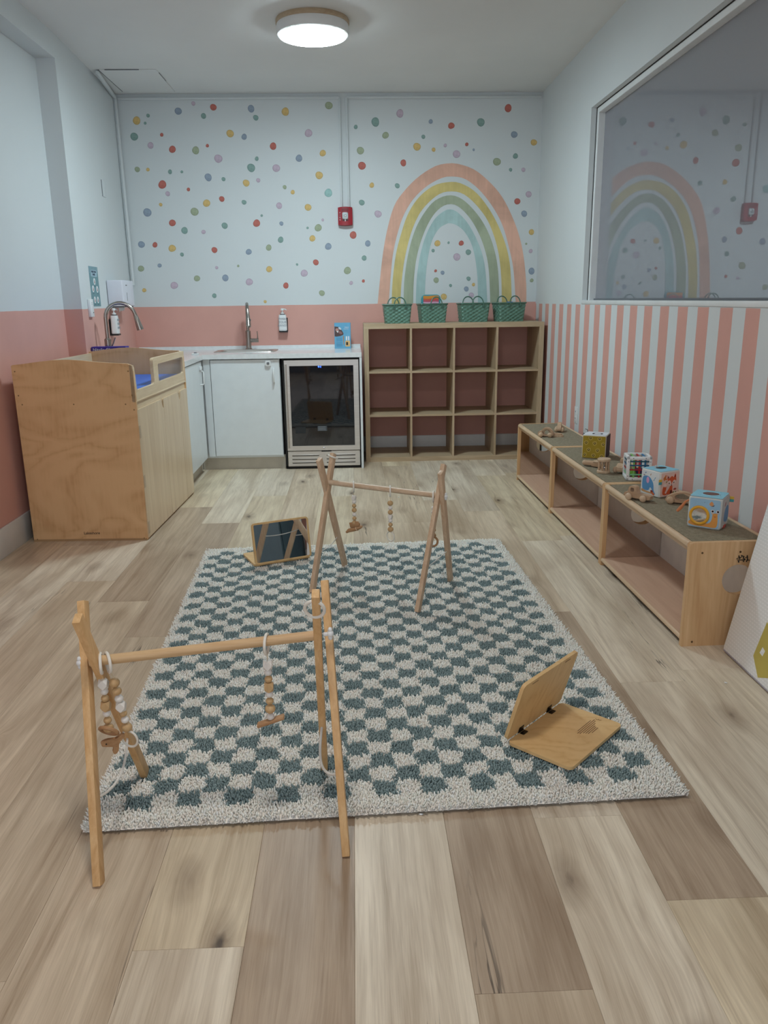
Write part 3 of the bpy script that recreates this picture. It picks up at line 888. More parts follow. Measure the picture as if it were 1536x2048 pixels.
fb = thing('kitchen_faucet', 'brushed nickel gooseneck faucet rising behind the changing table', 'faucet', (-1.715, 5.70, ZT))
part('base', lathe([(0.029, 0), (0.029, 0.006), (0.023, 0.012), (0.023, 0.15), (0.016, 0.158)], 24), m_nickel, fb)
pth = arch_path(0.15, 0.395, 0.20, 0, (0.98, 0.2, 0))
part('spout', tube(pth, 0.013, 14), m_nickel, fb)
e = Vector(pth[-1]); dd = (Vector((0.25, 0.05, -1))).normalized()
part('spray_head', tube([e, e + dd * 0.02, e + dd * 0.024, e + dd * 0.09, e + dd * 0.112], [0.0135, 0.0145, 0.016, 0.023, 0.024], 16), m_nickel, fb)
part('handle', join(cyl((0.0, -0.015, 0.09), (0.03, -0.035, 0.09), 0.015, 16), tube([(0.03, -0.034, 0.095), (0.05, -0.04, 0.13), (0.066, -0.044, 0.165)], [0.006, 0.005, 0.0045], 10)), m_nickel, fb)

# box of gloves behind the changing table
gb = thing('glove_box', 'purple-blue box of nitrile gloves on counter behind changing table', 'box', (-1.668, 5.585, ZT))
part('carton', box(-0.122, 0.11, -0.026, 0.06, 0, 0.108, 0.002, 1), flat('violet_card', (52, 30, 150), 0.5), gb)
text('print', 'Nitrile Gloves', 0.03, flat('print_white', (226, 226, 232), 0.6), gb, (-0.112, -0.0268, 0.088), (PI / 2, 0, 0), align='LEFT')

# ------------------------------------------------------------------ glass door fridge
fr = thing('beverage_fridge', 'stainless under-counter fridge with dark glass door', 'fridge', (-0.262, 6.25, 0))
FW = 0.295
part('cabinet', box(-FW, FW - 0.003, 0.05, 0.66, 0.03, 0.862), flat('fridge_black', (16, 16, 17), 0.5), fr, ang=0)
part('black_side_trim', box(-FW - 0.012, -FW + 0.004, 0.02, 0.4, 0.012, 0.874), m_black, fr, ang=0)
part('top_gap', box(-FW - 0.01, FW, 0.03, 0.1, 0.862, 0.877), m_black, fr, ang=0)
ox, oz0, oz1 = 0.289, 0.150, 0.862
ix, iz0, iz1 = 0.249, 0.188, 0.818
dr = part('door', box(-ox, ox, 0.02, 0.05, oz0, oz1), flat('door_core', (20, 20, 22), 0.4), fr, ang=0)
for pts in ([(-ox, oz1), (ox, oz1), (ix, iz1), (-ix, iz1)], [(-ox, oz0), (ox, oz0), (ix, iz0), (-ix, iz0)], [(-ox, oz0), (-ox, oz1), (-ix, iz1), (-ix, iz0)], [(ox, oz0), (ox, oz1), (ix, iz1), (ix, iz0)]):
    part('door_frame', prism(pts, 0.012, (0, 0.02, 0), (1, 0, 0), (0, 0, 1), (0, -1, 0)), m_steel, dr, ang=20)
t = NT('dark_fridge_glass')
t.b.inputs['Base Color'].default_value = (0.006, 0.006, 0.009, 1)
t.b.inputs['Roughness'].default_value = 0.03
t.b.inputs['Specular IOR Level'].default_value = 0.75
part('glass', box(-ix, ix, 0.013, 0.02, iz0, iz1), t.m, dr, ang=0, label='dark glass panel')
part('lock', lathe([(0.008, 0), (0.008, 0.004), (0.004, 0.005)], 16), m_chrome, dr, (0, 0.008, 0.168), (PI / 2, 0, 0))
part('edge_grip', tube([(-ox + 0.011, 0.010, oz0 + 0.02), (-ox + 0.011, 0.010, oz1 - 0.03)], 0.009, 12), m_steel, dr)
blue = flat('blue_led', (30, 70, 255), 0.4, emit=5.0)
text('display_digit', '4', 0.022, blue, dr, (-0.006, 0.0126, 0.808), (PI / 2, 0, 0), ext=0.0003, label='glowing blue temperature digit')
part('display_dot', ball((-0.02, 0.0126, 0.81), 0.006, 1, 0.2, 1, 12, 8), blue, dr)
part('warning_label', box(-0.045, 0.03, 0.0118, 0.0129, 0.305, 0.345), flat('label_dim', (70, 76, 82), 0.6), dr, ang=0)
part('warning_label', box(-0.22, -0.14, 0.0118, 0.0129, 0.29, 0.34), flat('label_dimmer', (32, 36, 40), 0.6), dr, ang=0)
for zz in (0.337, 0.325, 0.314):
    part('label_line', box(-0.04, 0.02, 0.0112, 0.0118, zz, zz + 0.003), m_paleink, dr, ang=0)
gr = part('grille', box(-ox, ox, 0.012, 0.05, 0.022, 0.145, 0.003, 1), m_steel, fr)
for zz in (0.112, 0.083, 0.054):
    for a, b in ((-0.255, -0.04), (0.02, 0.25)):
        part('louvre_slot', box(a, b, 0.0108, 0.0125, zz - 0.0075, zz - 0.001), m_black, gr, ang=0)
        part('louvre_blade', box(a, b, 0.004, 0.0125, zz - 0.001, zz + 0.006, 0.0025, 2), m_steel, gr)
part('latch_slot', box(-0.02, 0.06, 0.0105, 0.02, 0.139, 0.1495), m_black, fr, ang=0)
for xx in (-0.25, 0.25):
    part('foot', cyl((xx, 0.08, 0), (xx, 0.08, 0.03), 0.02, 14), m_black, fr)
part('base_shadow_strip', box(-FW - 0.01, FW, 0.02, 0.06, 0.004, 0.022), m_black, fr, ang=0)

# ------------------------------------------------------------------ things on the worktop
mb = thing('product_carton', 'blue product carton standing on worktop beside cube shelf', 'box', (-0.098, 6.80, ZT), 0.0, rot=(math.radians(-6), 0, math.radians(-2)))
part('carton', box(-0.068, 0.068, 0, 0.03, 0, 0.212, 0.001, 1), flat('sky_blue_card', (92, 170, 210), 0.4, var=0.08), mb)
pf = dict(o=(0, -0.0002, 0), u=(1, 0, 0), v=(0, 0, 1), n=(0, -1, 0))
def pr(name, pts, rgb, parent, d=0.0004, **k):
    f = dict(pf); f.update(k)
    return part(name, prism(pts, d, **f), flat('print_%02x%02x%02x' % rgb, rgb, 0.55), parent, ang=0)
pr('photo_print', [(-0.066, 0.10), (-0.05, 0.098), (-0.02, 0.102), (0.006, 0.112), (0.008, 0.125), (0.0, 0.14), (-0.012, 0.158), (-0.03, 0.178), (-0.066, 0.182)], (88, 62, 60), mb)
pr('photo_print', ell(-0.045, 0.155, 0.014, 0.012, 12), (196, 140, 128), mb, 0.0008)
pr('photo_print', [(-0.053, 0.145), (-0.032, 0.146), (-0.04, 0.128)], (226, 226, 226), mb, 0.0008)
pr('photo_print', ell(-0.018, 0.13, 0.018, 0.010, 12, -0.5), (150, 100, 96), mb, 0.0008)
pr('photo_print', ell(-0.022, 0.165, 0.015, 0.008, 12, -0.7), (206, 216, 224), mb, 0.0008)
pr('marker_print', [(0.003, 0.102), (0.012, 0.102), (0.009, 0.03), (0.005, 0.03)], (196, 132, 70), mb, 0.0008)
pr('marker_print', rrect(0.011, 0.034, 0.003, 3, 0.033, 0.084), (232, 236, 238), mb, 0.0008)
pr('marker_print', rrect(0.011, 0.034, 0.003, 3, 0.051, 0.084), (232, 226, 236), mb, 0.0008)
pr('marker_print', rrect(0.04, 0.048, 0.006, 4, 0.042, 0.04), (232, 182, 110), mb, 0.0008)
pr('marker_print', rrect(0.016, 0.026, 0.002, 3, 0.037, 0.04), (44, 36, 22), mb, 0.0012)
wht = flat('print_white', (226, 226, 232), 0.6)
text('print', 'MILK', 0.017, wht, mb, (0.036, -0.001, 0.172), (PI / 2, 0, 0))
text('print', 'MARKER', 0.0105, wht, mb, (0.031, -0.001, 0.159), (PI / 2, 0, 0))
for zz in (0.086, 0.078, 0.070, 0.062, 0.047, 0.036, 0.028, 0.02):
    pr('text_line', rrect(0.05, 0.003, 0.001, 2, -0.028, zz), (60, 130, 176), mb)

# wall soap dispensers
def soap(label, loc, rz, word):
    s_ = thing('soap_dispenser', label, 'soap dispenser', loc, rz, 'wall soap dispensers')
    sec = [[(x, y - 0.036, z) for x, y in rrect(w, d_, r, 5)] for w, d_, r, z in ((0.062, 0.046, 0.012, 0.012), (0.070, 0.052, 0.014, 0.018), (0.070, 0.052, 0.014, 0.03), (0.066, 0.05, 0.014, 0.09), (0.062, 0.048, 0.014, 0.138), (0.058, 0.044, 0.014, 0.145))]
    part('bottle', loft(sec), m_plastic, s_)
    part('collar', lathe([(0.021, 0.145), (0.021, 0.15), (0.017, 0.152)], 18, (0, -0.036, 0)), flat('dark_collar', (60, 62, 70), 0.5), s_)
    part('pump', join(lathe([(0.015, 0.151), (0.015, 0.163), (0.005, 0.165), (0.005, 0.18), (0.014, 0.182), (0.013, 0.196), (0.008, 0.198)], 16, (0, -0.036, 0)), tube([(0.005, -0.04, 0.192), (0.028, -0.05, 0.189), (0.036, -0.053, 0.183)], [0.005, 0.0045, 0.004], 8)), m_plastic, s_)
    part('bracket', join(box(-0.036, 0.04, -0.008, 0.0, 0.0, 0.12, 0.003, 1), box(-0.034, 0.04, -0.064, -0.006, 0.0, 0.012, 0.003, 1)), flat('black_bracket', (18, 18, 18), 0.4), s_)
    for i, wd_ in enumerate(word):
        text('print', wd_, 0.024, m_paleink, s_, (0, -0.0635, 0.112 - i * 0.028), (PI / 2, 0, 0))
    return s_
soap('white pump soap dispenser on pink wall right of sink faucet', (-0.604, YB, 1.050), 0, ('WASH', 'YOUR', 'HANDS'))
soap('white pump soap dispenser on pink wall behind the left faucet arch', (xw(6.15), 6.15, 1.075), math.radians(92.6), ('WASH', 'YOUR', 'HANDS'))

# paper towel dispenser on the alcove wall
pt = thing('paper_towel_dispenser', 'white paper towel dispenser high in the left alcove corner', 'dispenser', (xw(6.15), 6.15, 1.285))
part('housing', box(0.002, 0.118, 0.0, 0.30, 0.0, 0.188, 0.008, 3), flat('dispenser_white', (222, 222, 232), 0.35, var=0.02), pt)
part('window_slot', box(0.1175, 0.119, 0.10, 0.108, 0.04, 0.10), m_greyplastic, pt, ang=0)
part('badge', box(0.1175, 0.119, 0.085, 0.12, 0.148, 0.156), m_greyplastic, pt, ang=0)
part('outlet_slot', box(0.01, 0.11, 0.02, 0.28, -0.006, 0.002), m_black, pt, ang=0)
part('paper_sheet', prism(cat([(0.06, 0.0), (0.2, 0.0), (0.2, -0.03), (0.17, -0.028), (0.13, -0.036), (0.09, -0.03), (0.07, -0.042)], True, 3), 0.002, (0.06, 0, 0), (0, 1, 0), (0, 0, 1), (1, 0, 0)), m_plastic, pt)

# hand-washing poster
po = thing('hand_washing_poster', 'teal poster with five white picture circles above the counter', 'poster', (xw(5.83), 5.83, 1.289), math.radians(92.6))
pw = 0.225
part('sheet', box(-pw / 2, pw / 2, -0.0015, 0, 0, 0.268), flat('poster_teal', (104, 148, 156), 0.5, var=0.05), po, ang=0)
for i in range(6):
    pr('stripe', [(-pw / 2 + i * 0.0375, 0.222), (-pw / 2 + 0.018 + i * 0.0375, 0.222), (-pw / 2 + 0.018 + i * 0.0375, 0.268), (-pw / 2 + i * 0.0375, 0.268)], (140, 172, 186), po, o=(0, -0.0016, 0))
pr('title_panel', rrect(0.15, 0.044, 0.008, 4, 0.0, 0.222), (162, 190, 204), po, 0.0007, o=(0, -0.0016, 0))
navy = flat('navy_ink', (40, 62, 92), 0.6)
text('print', 'WASH YOUR', 0.02, navy, po, (0, -0.0028, 0.232), (PI / 2, 0, 0))
text('print', 'HANDS', 0.02, navy, po, (0, -0.0028, 0.214), (PI / 2, 0, 0))
for cx, cz in ((0.0, 0.168), (-0.052, 0.118), (0.054, 0.116), (-0.034, 0.044), (0.046, 0.044)):
    pr('picture_circle', ell(cx, cz, 0.026, 0.023, 20), (228, 232, 234), po, 0.0006, o=(0, -0.0016, 0))
    pr('hand_icon', cat([(cx - 0.008, cz - 0.012), (cx + 0.008, cz - 0.012), (cx + 0.006, cz + 0.004), (cx - 0.002, cz + 0.012), (cx - 0.006, cz + 0.002)], True, 3), (150, 96, 84), po, 0.0009, o=(0, -0.0016, 0))
    pr('caption', rrect(0.04, 0.005, 0.002, 2, cx, cz - 0.031), (70, 108, 120), po, 0.0006, o=(0, -0.0016, 0))

# switch, blank plate, outlet
sw = thing('dimmer_switch', 'slim white wall controller below the teal poster', 'switch', (xw(5.64), 5.64, 1.22), math.radians(92.6))
part('body', box(-0.04, 0.04, -0.02, 0, 0, 0.118, 0.004, 2), m_plastic, sw)
part('button', box(0.008, 0.028, -0.0212, -0.019, 0.026, 0.031), m_ink, sw, ang=0)
part('indicator', box(-0.008, 0.006, -0.0212, -0.019, 0.092, 0.095), m_greyplastic, sw, ang=0)
part('indicator', box(-0.01, 0.012, -0.0212, -0.019, 0.082, 0.0845), m_paleink, sw, ang=0)
bp = thing('blank_wall_plate', 'blank white plate high on the left alcove wall', 'wall plate', (xw(6.35), 6.35, 2.07), math.radians(92.6))
part('plate', box(-0.045, 0.045, -0.006, 0, 0, 0.115, 0.003, 2), m_white, bp)
part('shadow_gap', box(-0.048, -0.045, -0.004, 0, 0, 0.115), m_greyplastic, bp, ang=0)
ol = thing('wall_outlet', 'white power outlet low on the striped wall', 'outlet', (XR, 5.552, 0.44), math.radians(-90))
part('plate', box(-0.037, 0.037, -0.005, 0, 0, 0.118, 0.003, 2), m_plastic, ol)
for zz in (0.035, 0.083):
    rc = part('receptacle', box(-0.017, 0.017, -0.0075, -0.004, zz - 0.016, zz + 0.016, 0.002, 1), m_trim, ol)
    for xx in (-0.006, 0.006):
        part('slot', box(xx - 0.0012, xx + 0.0012, -0.0082, -0.007, zz - 0.004, zz + 0.006), m_ink, rc, ang=0)

# ------------------------------------------------------------------ wall services
def raceway(label, path, r=0.009):
    o = thing('cable_raceway', label, 'raceway', path[0], 0)
    P = [tuple(Vector(p) - Vector(path[0])) for p in path]
    for a, b in zip(P, P[1:]):
        part('channel', beam(a, b, 2 * r, 2 * r, (0.3, 0.5, 0.81), 0.003), m_white, o)
    return o
raceway('white cable channel rising from fire alarm then running left under ceiling', [(-0.079, YB - 0.010, 2.05), (-0.075, YB - 0.010, 2.872), (-1.83, YB - 0.010, 2.872)])
raceway('white cable channel rising from fire alarm then running right under ceiling', [(-0.018, YB - 0.010, 2.05), (-0.020, YB - 0.010, 2.872), (1.55, YB - 0.010, 2.872)])
raceway('white conduit down the left corner to the towel dispenser', [(-1.835, YB - 0.035, 1.45), (-1.845, YB - 0.035, 2.875), (-1.775, 6.28, 2.885)], 0.012)

fa_ = thing('fire_alarm', 'red fire alarm strobe on back wall between spots and rainbow', 'fire alarm', (-0.052, YB, 1.905))
m_red = flat('alarm_red', (168, 18, 34), 0.3, var=0.04)
sec = []
for i in range(9):
    x = -0.059 + 0.118 * i / 8
    bow = 0.006 * (1 - (x / 0.059) ** 2)
    sec.append([(x, 0, 0.002 - bow), (x, 0, 0.142 + bow), (x, -0.045 - bow, 0.138 + bow), (x, -0.045 - bow, 0.006 - bow)])
part('housing', loft(sec), m_red, fa_, ang=30)
part('strobe_lens', loft([[(x, -0.050, z + 0.073) for x, z in rrect(0.05, 0.056, 0.01, 4)], [(x, -0.062, z + 0.073) for x, z in rrect(0.046, 0.05, 0.012, 4)], [(x, -0.068, z + 0.073) for x, z in rrect(0.03, 0.034, 0.01, 4)]]), flat('strobe_clear', (196, 206, 208), 0.12, coat=0.6), fa_)
part('strobe_tube', torus((0, -0.069, 0.073), (0, 1, 0), 0.009, 0.003, 16, 6), m_chrome, fa_)
part('test_slot', box(-0.024, 0.024, -0.0525, -0.048, 0.034, 0.044), flat('alarm_dark_red', (70, 6, 16), 0.5), fa_, ang=0)
part('test_pin', box(-0.003, 0.003, -0.0535, -0.05, 0.03, 0.046), m_plastic, fa_, ang=0)
for i in range(4):
    part('sounder_slot', box(-0.028, 0.028, -0.0516, -0.05, 0.108 + i * 0.007, 0.1105 + i * 0.007), flat('alarm_dark_red', (70, 6, 16), 0.5), fa_, ang=0)
for i, ch in enumerate('FIRE'):
    text('print', ch, 0.017, wht, fa_, (-0.043, -0.0495, 0.096 - i * 0.018), (PI / 2, 0, 0), ext=0.001)

# ceiling lamp and access panel
def ceiling_lamp(label, loc, glow='lamp_glow', tint=(0.75, 0.93, 1.0, 1), k=1.0):
    L = thing('ceiling_light', label, 'ceiling light', loc, 0, 'round flush ceiling lights')
    part('wood_ring', lathe([(0.16, 0), (0.214, 0), (0.217, -0.006), (0.217, -0.022), (0.213, -0.027), (0.16, -0.027)], 64), wood('lamp_wood', (202, 178, 146), (176, 148, 116), 'x', 0.5), L)
    part('housing', lathe([(0.19, -0.027), (0.211, -0.027), (0.213, -0.034), (0.213, -0.072), (0.209, -0.080), (0.200, -0.084), (0.19, -0.082)], 64), flat('lamp_white', (232, 232, 230), 0.4, var=0.02), L)
    t = NT(glow) if glow not in MATS else None
    if t:
        e_ = t.n('ShaderNodeEmission', inp={0: tint, 1: LAMP_STRENGTH * k})
        t.l(e_.outputs[0], t.out.inputs[0])
        MATS[glow] = t.m
    part('diffuser', lathe([(0.199, -0.082), (0.197, -0.088), (0.17, -0.093), (0.10, -0.097), (0.001, -0.098)], 64), MATS[glow], L, label='glowing cool white diffuser')
    return L
ceiling_lamp('round glowing ceiling light with thin wooden ring near back wall', (-0.205, 5.27, ZC))
ceiling_lamp('added unseen ceiling light filling the camera end of the room', (-0.205, 1.4, ZC), 'added_lamp_glow', (1.0, 0.95, 0.88, 1), 0.47)  # second lamp, out of view, added to light the near floor and rug
hp = thing('ceiling_hatch', 'flush painted access hatch in ceiling at left back corner', 'hatch', (-1.56, 6.58, ZC))
part('panel', box(-0.20, 0.20, -0.30, 0.32, -0.006, 0.0, 0.002, 1), m_ceil, hp)
part('gap', join(box(-0.16, 0.08, -0.304, -0.301, -0.0065, -0.001), box(-0.204, -0.201, -0.30, 0.30, -0.0065, -0.001)), m_greyplastic, hp, ang=0)
part('gap', box(0.201, 0.203, -0.22, 0.0, -0.0065, -0.001), m_greyplastic, hp, ang=0)

# ------------------------------------------------------------------ cube shelf
oakc = ((200, 174, 140), (172, 146, 112))
m_oak = {a: wood('grey_oak_' + a, oakc[0], oakc[1], a, 0.5, 1.0) for a in 'xyz'}
ks = thing('cube_shelf', 'grey-oak cube shelf with twelve empty compartments under rainbow', 'shelf unit', (0.0766, 6.49, 0))
KW, KD, KH, KT, KI = 1.455, 0.46, 1.12, 0.038, 0.016
part('bottom_panel', box(KT, KW - KT, 0, KD, 0, KT), m_oak['x'], ks, ang=0)
part('top_panel', box(0, KW, 0, KD, KH - KT, KH), m_oak['x'], ks, ang=0)
for x in (0, KW - KT):
    part('side_panel', box(x, x + KT, 0, KD, 0, KH - KT), m_oak['z'], ks, ang=0)
cwid = (KW - 2 * KT - 3 * KI) / 4
chei = (KH - 2 * KT - 2 * KI) / 3
for i in range(1, 4):
    x = KT + i * cwid + (i - 1) * KI
    part('divider', box(x, x + KI, 0.001, KD, KT, KH - KT), m_oak['z'], ks, ang=0)
for j in range(1, 3):
    z = KT + j * chei + (j - 1) * KI
    for i in range(4):
        x = KT + i * (cwid + KI)
        part('shelf', box(x, x + cwid, 0.001, KD, z, z + KI), m_oak['x'], ks, ang=0)

# ------------------------------------------------------------------ woven baskets
def basket_mesh(w0, d0, w1, d1, h):
    n_side, rows = 30, 10
    per = 4 * n_side
    def ringpts(t, off):
        w, d_ = w0 + (w1 - w0) * t, d0 + (d1 - d0) * t
        base = rrect(w, d_, 0.014, 3)
        L = [Vector(p) for p in base]
        tot = sum((L[(i + 1) % len(L)] - L[i]).length for i in range(len(L)))
        out, acc, j = [], 0.0, 0
        for k in range(per):
            s = tot * k / per
            while True:
                seg = (L[(j + 1) % len(L)] - L[j % len(L)]).length
                if acc + seg >= s or j >= len(L) - 1:
                    break
                acc += seg; j += 1
            f = (s - acc) / max(seg, 1e-9)
            out.append(L[j % len(L)].lerp(L[(j + 1) % len(L)], min(1, f)))
        return out
    rings = []
    sub = 4
    for r in range(rows * sub + 1):
        t = r / (rows * sub)
        P = ringpts(t, 0)
        ring = []
        for k, p in enumerate(P):
            wv = math.sin(PI * ((r % sub) / sub)) * 0.0052
            wk = math.sin(PI * ((k % 4) / 4.0))
            sgn = 1 if ((r // sub) + (k // 4)) % 2 == 0 else -0.6
            nrm = p.normalized() if p.length else p
            q = p + nrm * (sgn * wv * wk)
            ring.append((q.x, q.y, h * t))
        rings.append(ring)
    inner = [[(p.x * 0.96, p.y * 0.95, h * t) for p in ringpts(t, 0)] for t in (1.0, 0.06)]
    V, F = loft(rings + inner, False)
    k = len(rings) + 1
    F.append(tuple(range(per - 1, -1, -1)))
    F.append(tuple(k * per + i for i in range(per)))
    return V, F
m_bask = flat('green_woven_plastic', (92, 136, 118), 0.3, var=0.16, vscale=60, spec=0.6)
m_bask_d = flat('dark_green_strap', (74, 116, 98), 0.35, var=0.1)
def basket(label, loc, rz, w=0.205, lean=0.0):
    b = thing('woven_basket', label, 'basket', loc, rz, 'green woven baskets on the cube shelf')
    w1, d1, h = w + 0.028, 0.155, 0.145
    part('body', basket_mesh(w, 0.13, w1, d1, h), m_bask, b, ang=60)
    part('rim', tube([(x, y, h + 0.002) for x, y in rrect(w1 + 0.004, d1 + 0.004, 0.014, 4)], 0.0058, 8, True), m_bask_d, b)
    for s, dx, ln in ((-1, 0.018, 0.01), (1, -0.022, -0.012)):
        pts = []
        for i in range(15):
            a = PI * i / 14
            pts.append((dx - 0.048 * math.cos(a), s * (d1 / 2 + 0.004) - s * ln * math.sin(a), h - 0.02 + 0.078 * math.sin(a) ** 0.75))
        hd = part('handle', tube(pts, 0.0048, 8), m_bask_d, b)
        for q in (0, -1):
            part('handle_knot', torus((pts[q][0], s * (d1 / 2 + 0.003), h - 0.02), (0, 1, 0), 0.009, 0.0035, 14, 6), m_bask_d, hd)
    return b
KZ = 1.12
basket('green woven basket at left end of the cube shelf top', (0.352, 6.625, KZ), math.radians(2), 0.195)
basket('green woven basket holding a rainbow-striped soft book', (0.645, 6.70, KZ), math.radians(8), 0.195)
basket('empty green woven basket third from the left on cube shelf', (0.992, 6.75, KZ), math.radians(7), 0.215)
basket('green woven basket at right end of shelf with blue tip showing', (1.292, 6.765, KZ), math.radians(15), 0.215)
sb = thing('soft_book', 'rainbow-striped soft book with teal edge leaning in second basket', 'book', (0.635, 6.705, KZ + 0.012), math.radians(6))
o_ = [(-0.078, 0.0), (0.078, 0.0), (0.078, 0.17)] + arc(0.045, 0.175, 0.035, 0, 90) + arc(-0.045, 0.175, 0.035, 90, 180)
part('cover', prism(o_, 0.022, (0, 0.011, 0), (1, 0, 0), (0, 0, 1), (0, -1, 0)), flat('teal_felt', (60, 156, 166), 0.8), sb)
for i, (rgb, a, b) in enumerate((((226, 140, 40), 0.178, 0.2), ((214, 92, 66), 0.164, 0.178), ((206, 84, 110), 0.152, 0.164), ((226, 176, 200), 0.142, 0.152), ((198, 96, 150), 0.132, 0.142), ((60, 70, 170), 0.118, 0.132), ((60, 130, 196), 0.10, 0.118))):
    part('stripe', prism(cat([(-0.062, a + 0.002), (-0.02, a - 0.001), (0.03, a + 0.003), (0.06, a), (0.06, b), (0.02, b + 0.002), (-0.03, b - 0.001), (-0.062, b + 0.001)], True, 3), 0.003, (0, -0.011, 0), (1, 0, 0), (0, 0, 1), (0, -1, 0)), flat('stripe_%02x%02x%02x' % rgb, rgb, 0.7), sb)
bt = thing('blue_toy_block', 'small blue toy peeking over the rim of right-hand basket', 'toy', (1.30, 6.765, KZ + 0.012), 0.3)
part('body', box(-0.03, 0.03, -0.02, 0.02, 0, 0.14, 0.008, 2), flat('toy_blue', (40, 80, 190), 0.4), bt)
part('cap', box(-0.022, 0.022, -0.014, 0.014, 0.14, 0.146, 0.003, 1), flat('toy_blue_light', (90, 130, 210), 0.4), bt)
# ------------------------------------------------------------------ low bench shelves along the striped wall
m_maple = wood('maple_panel', (226, 184, 134), (200, 150, 98), 'z', 0.42, 0.8)
m_maple_y = wood('maple_rail', (228, 198, 162), (206, 170, 132), 'y', 0.38, 0.9)
m_beech_y = wood('beech_board', (226, 186, 158), (206, 160, 130), 'y', 0.32, 0.55)
def carpet_mat():
    t = NT('olive_carpet')
    co = t.coord()
    n = t.noise(co, 420, 2, 0.7)
    n2 = t.noise(co, 60, 3, 0.6)
    f = t.math('ADD', t.math('MULTIPLY', n, 0.65), t.math('MULTIPLY', n2, 0.35))
    t.l(t.ramp(f, [(0.32, s2l((118, 108, 88))), (0.5, s2l((150, 138, 114))), (0.68, s2l((182, 170, 146)))]), t.b.inputs['Base Color'])
    t.b.inputs['Roughness'].default_value = 0.95
    t.b.inputs['Specular IOR Level'].default_value = 0.1
    t.bump(n, 0.8, 0.004)
    return t.m
m_carpet = carpet_mat()
def mirror_mat(name, rgb=(235, 235, 235), rough=0.015):
    t = NT(name)
    n = t.noise(t.coord(), 2.0, 1)
    c = s2l(rgb)
    t.l(t.mix(n, tuple(v * 0.97 for v in c), c), t.b.inputs['Base Color'])
    t.b.inputs['Metallic'].default_value = 1.0
    t.b.inputs['Roughness'].default_value = rough
    return t.m
m_mirror = mirror_mat('mirror_acrylic', (214, 208, 204), 0.03)
m_backgrey = flat('pale_back_panel', (228, 222, 214), 0.5)
BH, BD = 0.418, 0.312
def bench(label, loc, L, rz):
    """local x = depth towards wall, local y = length away from camera; origin at near front floor corner"""
    b = thing('bench_shelf', label, 'bench', loc, rz, 'low carpet-topped benches by the striped wall')
    r = 0.014
    prof_ = [(0, 0.0), (BD, 0.0), (BD, BH)] + [(r, BH), (r * 0.3, BH - r * 0.3), (0, BH - r)]
    hole_ = ell(0.196, 0.268, 0.060, 0.060, 28)
    for y0 in (0.0, L - 0.02):
        e = part('end_panel', prism(prof_, 0.02, (0, y0 + 0.02, 0), (1, 0, 0), (0, 0, 1), (0, -1, 0), [hole_]), m_maple, b)
        if y0 == 0.0:
            for x, z in ((0.05, 0.378), (0.196, 0.378), (0.042, 0.018), (0.27, 0.018)):
                part('screw_plug', lathe([(0.0042, 0), (0.004, 0.0008), (0.002, 0.0004)], 12), flat('plug_brown', (104, 78, 48), 0.4, 0.5), e, (x, 0, z), (PI / 2, 0, 0))
    part('bottom_board', box(0.006, BD - 0.004, 0.02, L - 0.02, 0.022, 0.04), m_beech_y, b, ang=0)
    part('bottom_nosing', tube([(0.010, 0.02, 0.029), (0.010, L - 0.02, 0.029)], 0.0115, 12), m_maple_y, b)
    part('floor_gap', box(0.02, 0.03, 0.02, L - 0.02, 0.0, 0.022), m_black, b, ang=0)
    part('top_board', box(0.012, BD - 0.002, 0.02, L - 0.02, BH - 0.03, BH - 0.010), m_maple_y, b, ang=0)
    part('front_nosing', tube([(0.011, 0.02, BH - 0.013), (0.011, L - 0.02, BH - 0.013)], 0.0135, 14), m_maple_y, b)
    part('front_lip', box(0.012, 0.026, 0.02, L - 0.02, BH - 0.044, BH - 0.028, 0.003, 1), m_maple_y, b)
    part('rear_rail', box(BD - 0.016, BD, 0.02, L - 0.02, BH - 0.02, BH + 0.002, 0.004, 2), m_maple_y, b)
    part('carpet_top', box(0.024, BD - 0.016, 0.02, L - 0.02, BH - 0.010, BH - 0.001, 0.002, 1), m_carpet, b, label='olive beige carpet surface')
    part('back_panel', box(BD - 0.012, BD - 0.004, 0.02, L - 0.02, 0.04, BH - 0.03), m_backgrey, b, ang=0)
    part('end_mirror', prism([(0.02, 0.041), (BD - 0.014, 0.041), (BD - 0.014, BH - 0.046), (0.02, BH - 0.046)], 0.004, (0, L - 0.0205, 0), (1, 0, 0), (0, 0, 1), (0, -1, 0), [ell(0.196, 0.268, 0.060, 0.060, 28)]), m_mirror, b, ang=0, label='mirror lining inside of far end panel')
    return b
RZ = math.radians(1.0)
def along(y):            # front line of the benches
    return 1.2345 - 0.0165 * (y - 2.775)
bench3 = bench('nearest carpet-topped bench shelf with two soft picture cubes on it', (along(2.775), 2.775, 0), 0.992, RZ)
bench('middle carpet-topped bench shelf with mustard cube and white cube', (along(3.77), 3.77, 0), 1.0, RZ)
bench('farthest carpet-topped bench shelf next to the cube shelf', (along(4.775), 4.775, 0), 0.95, RZ)
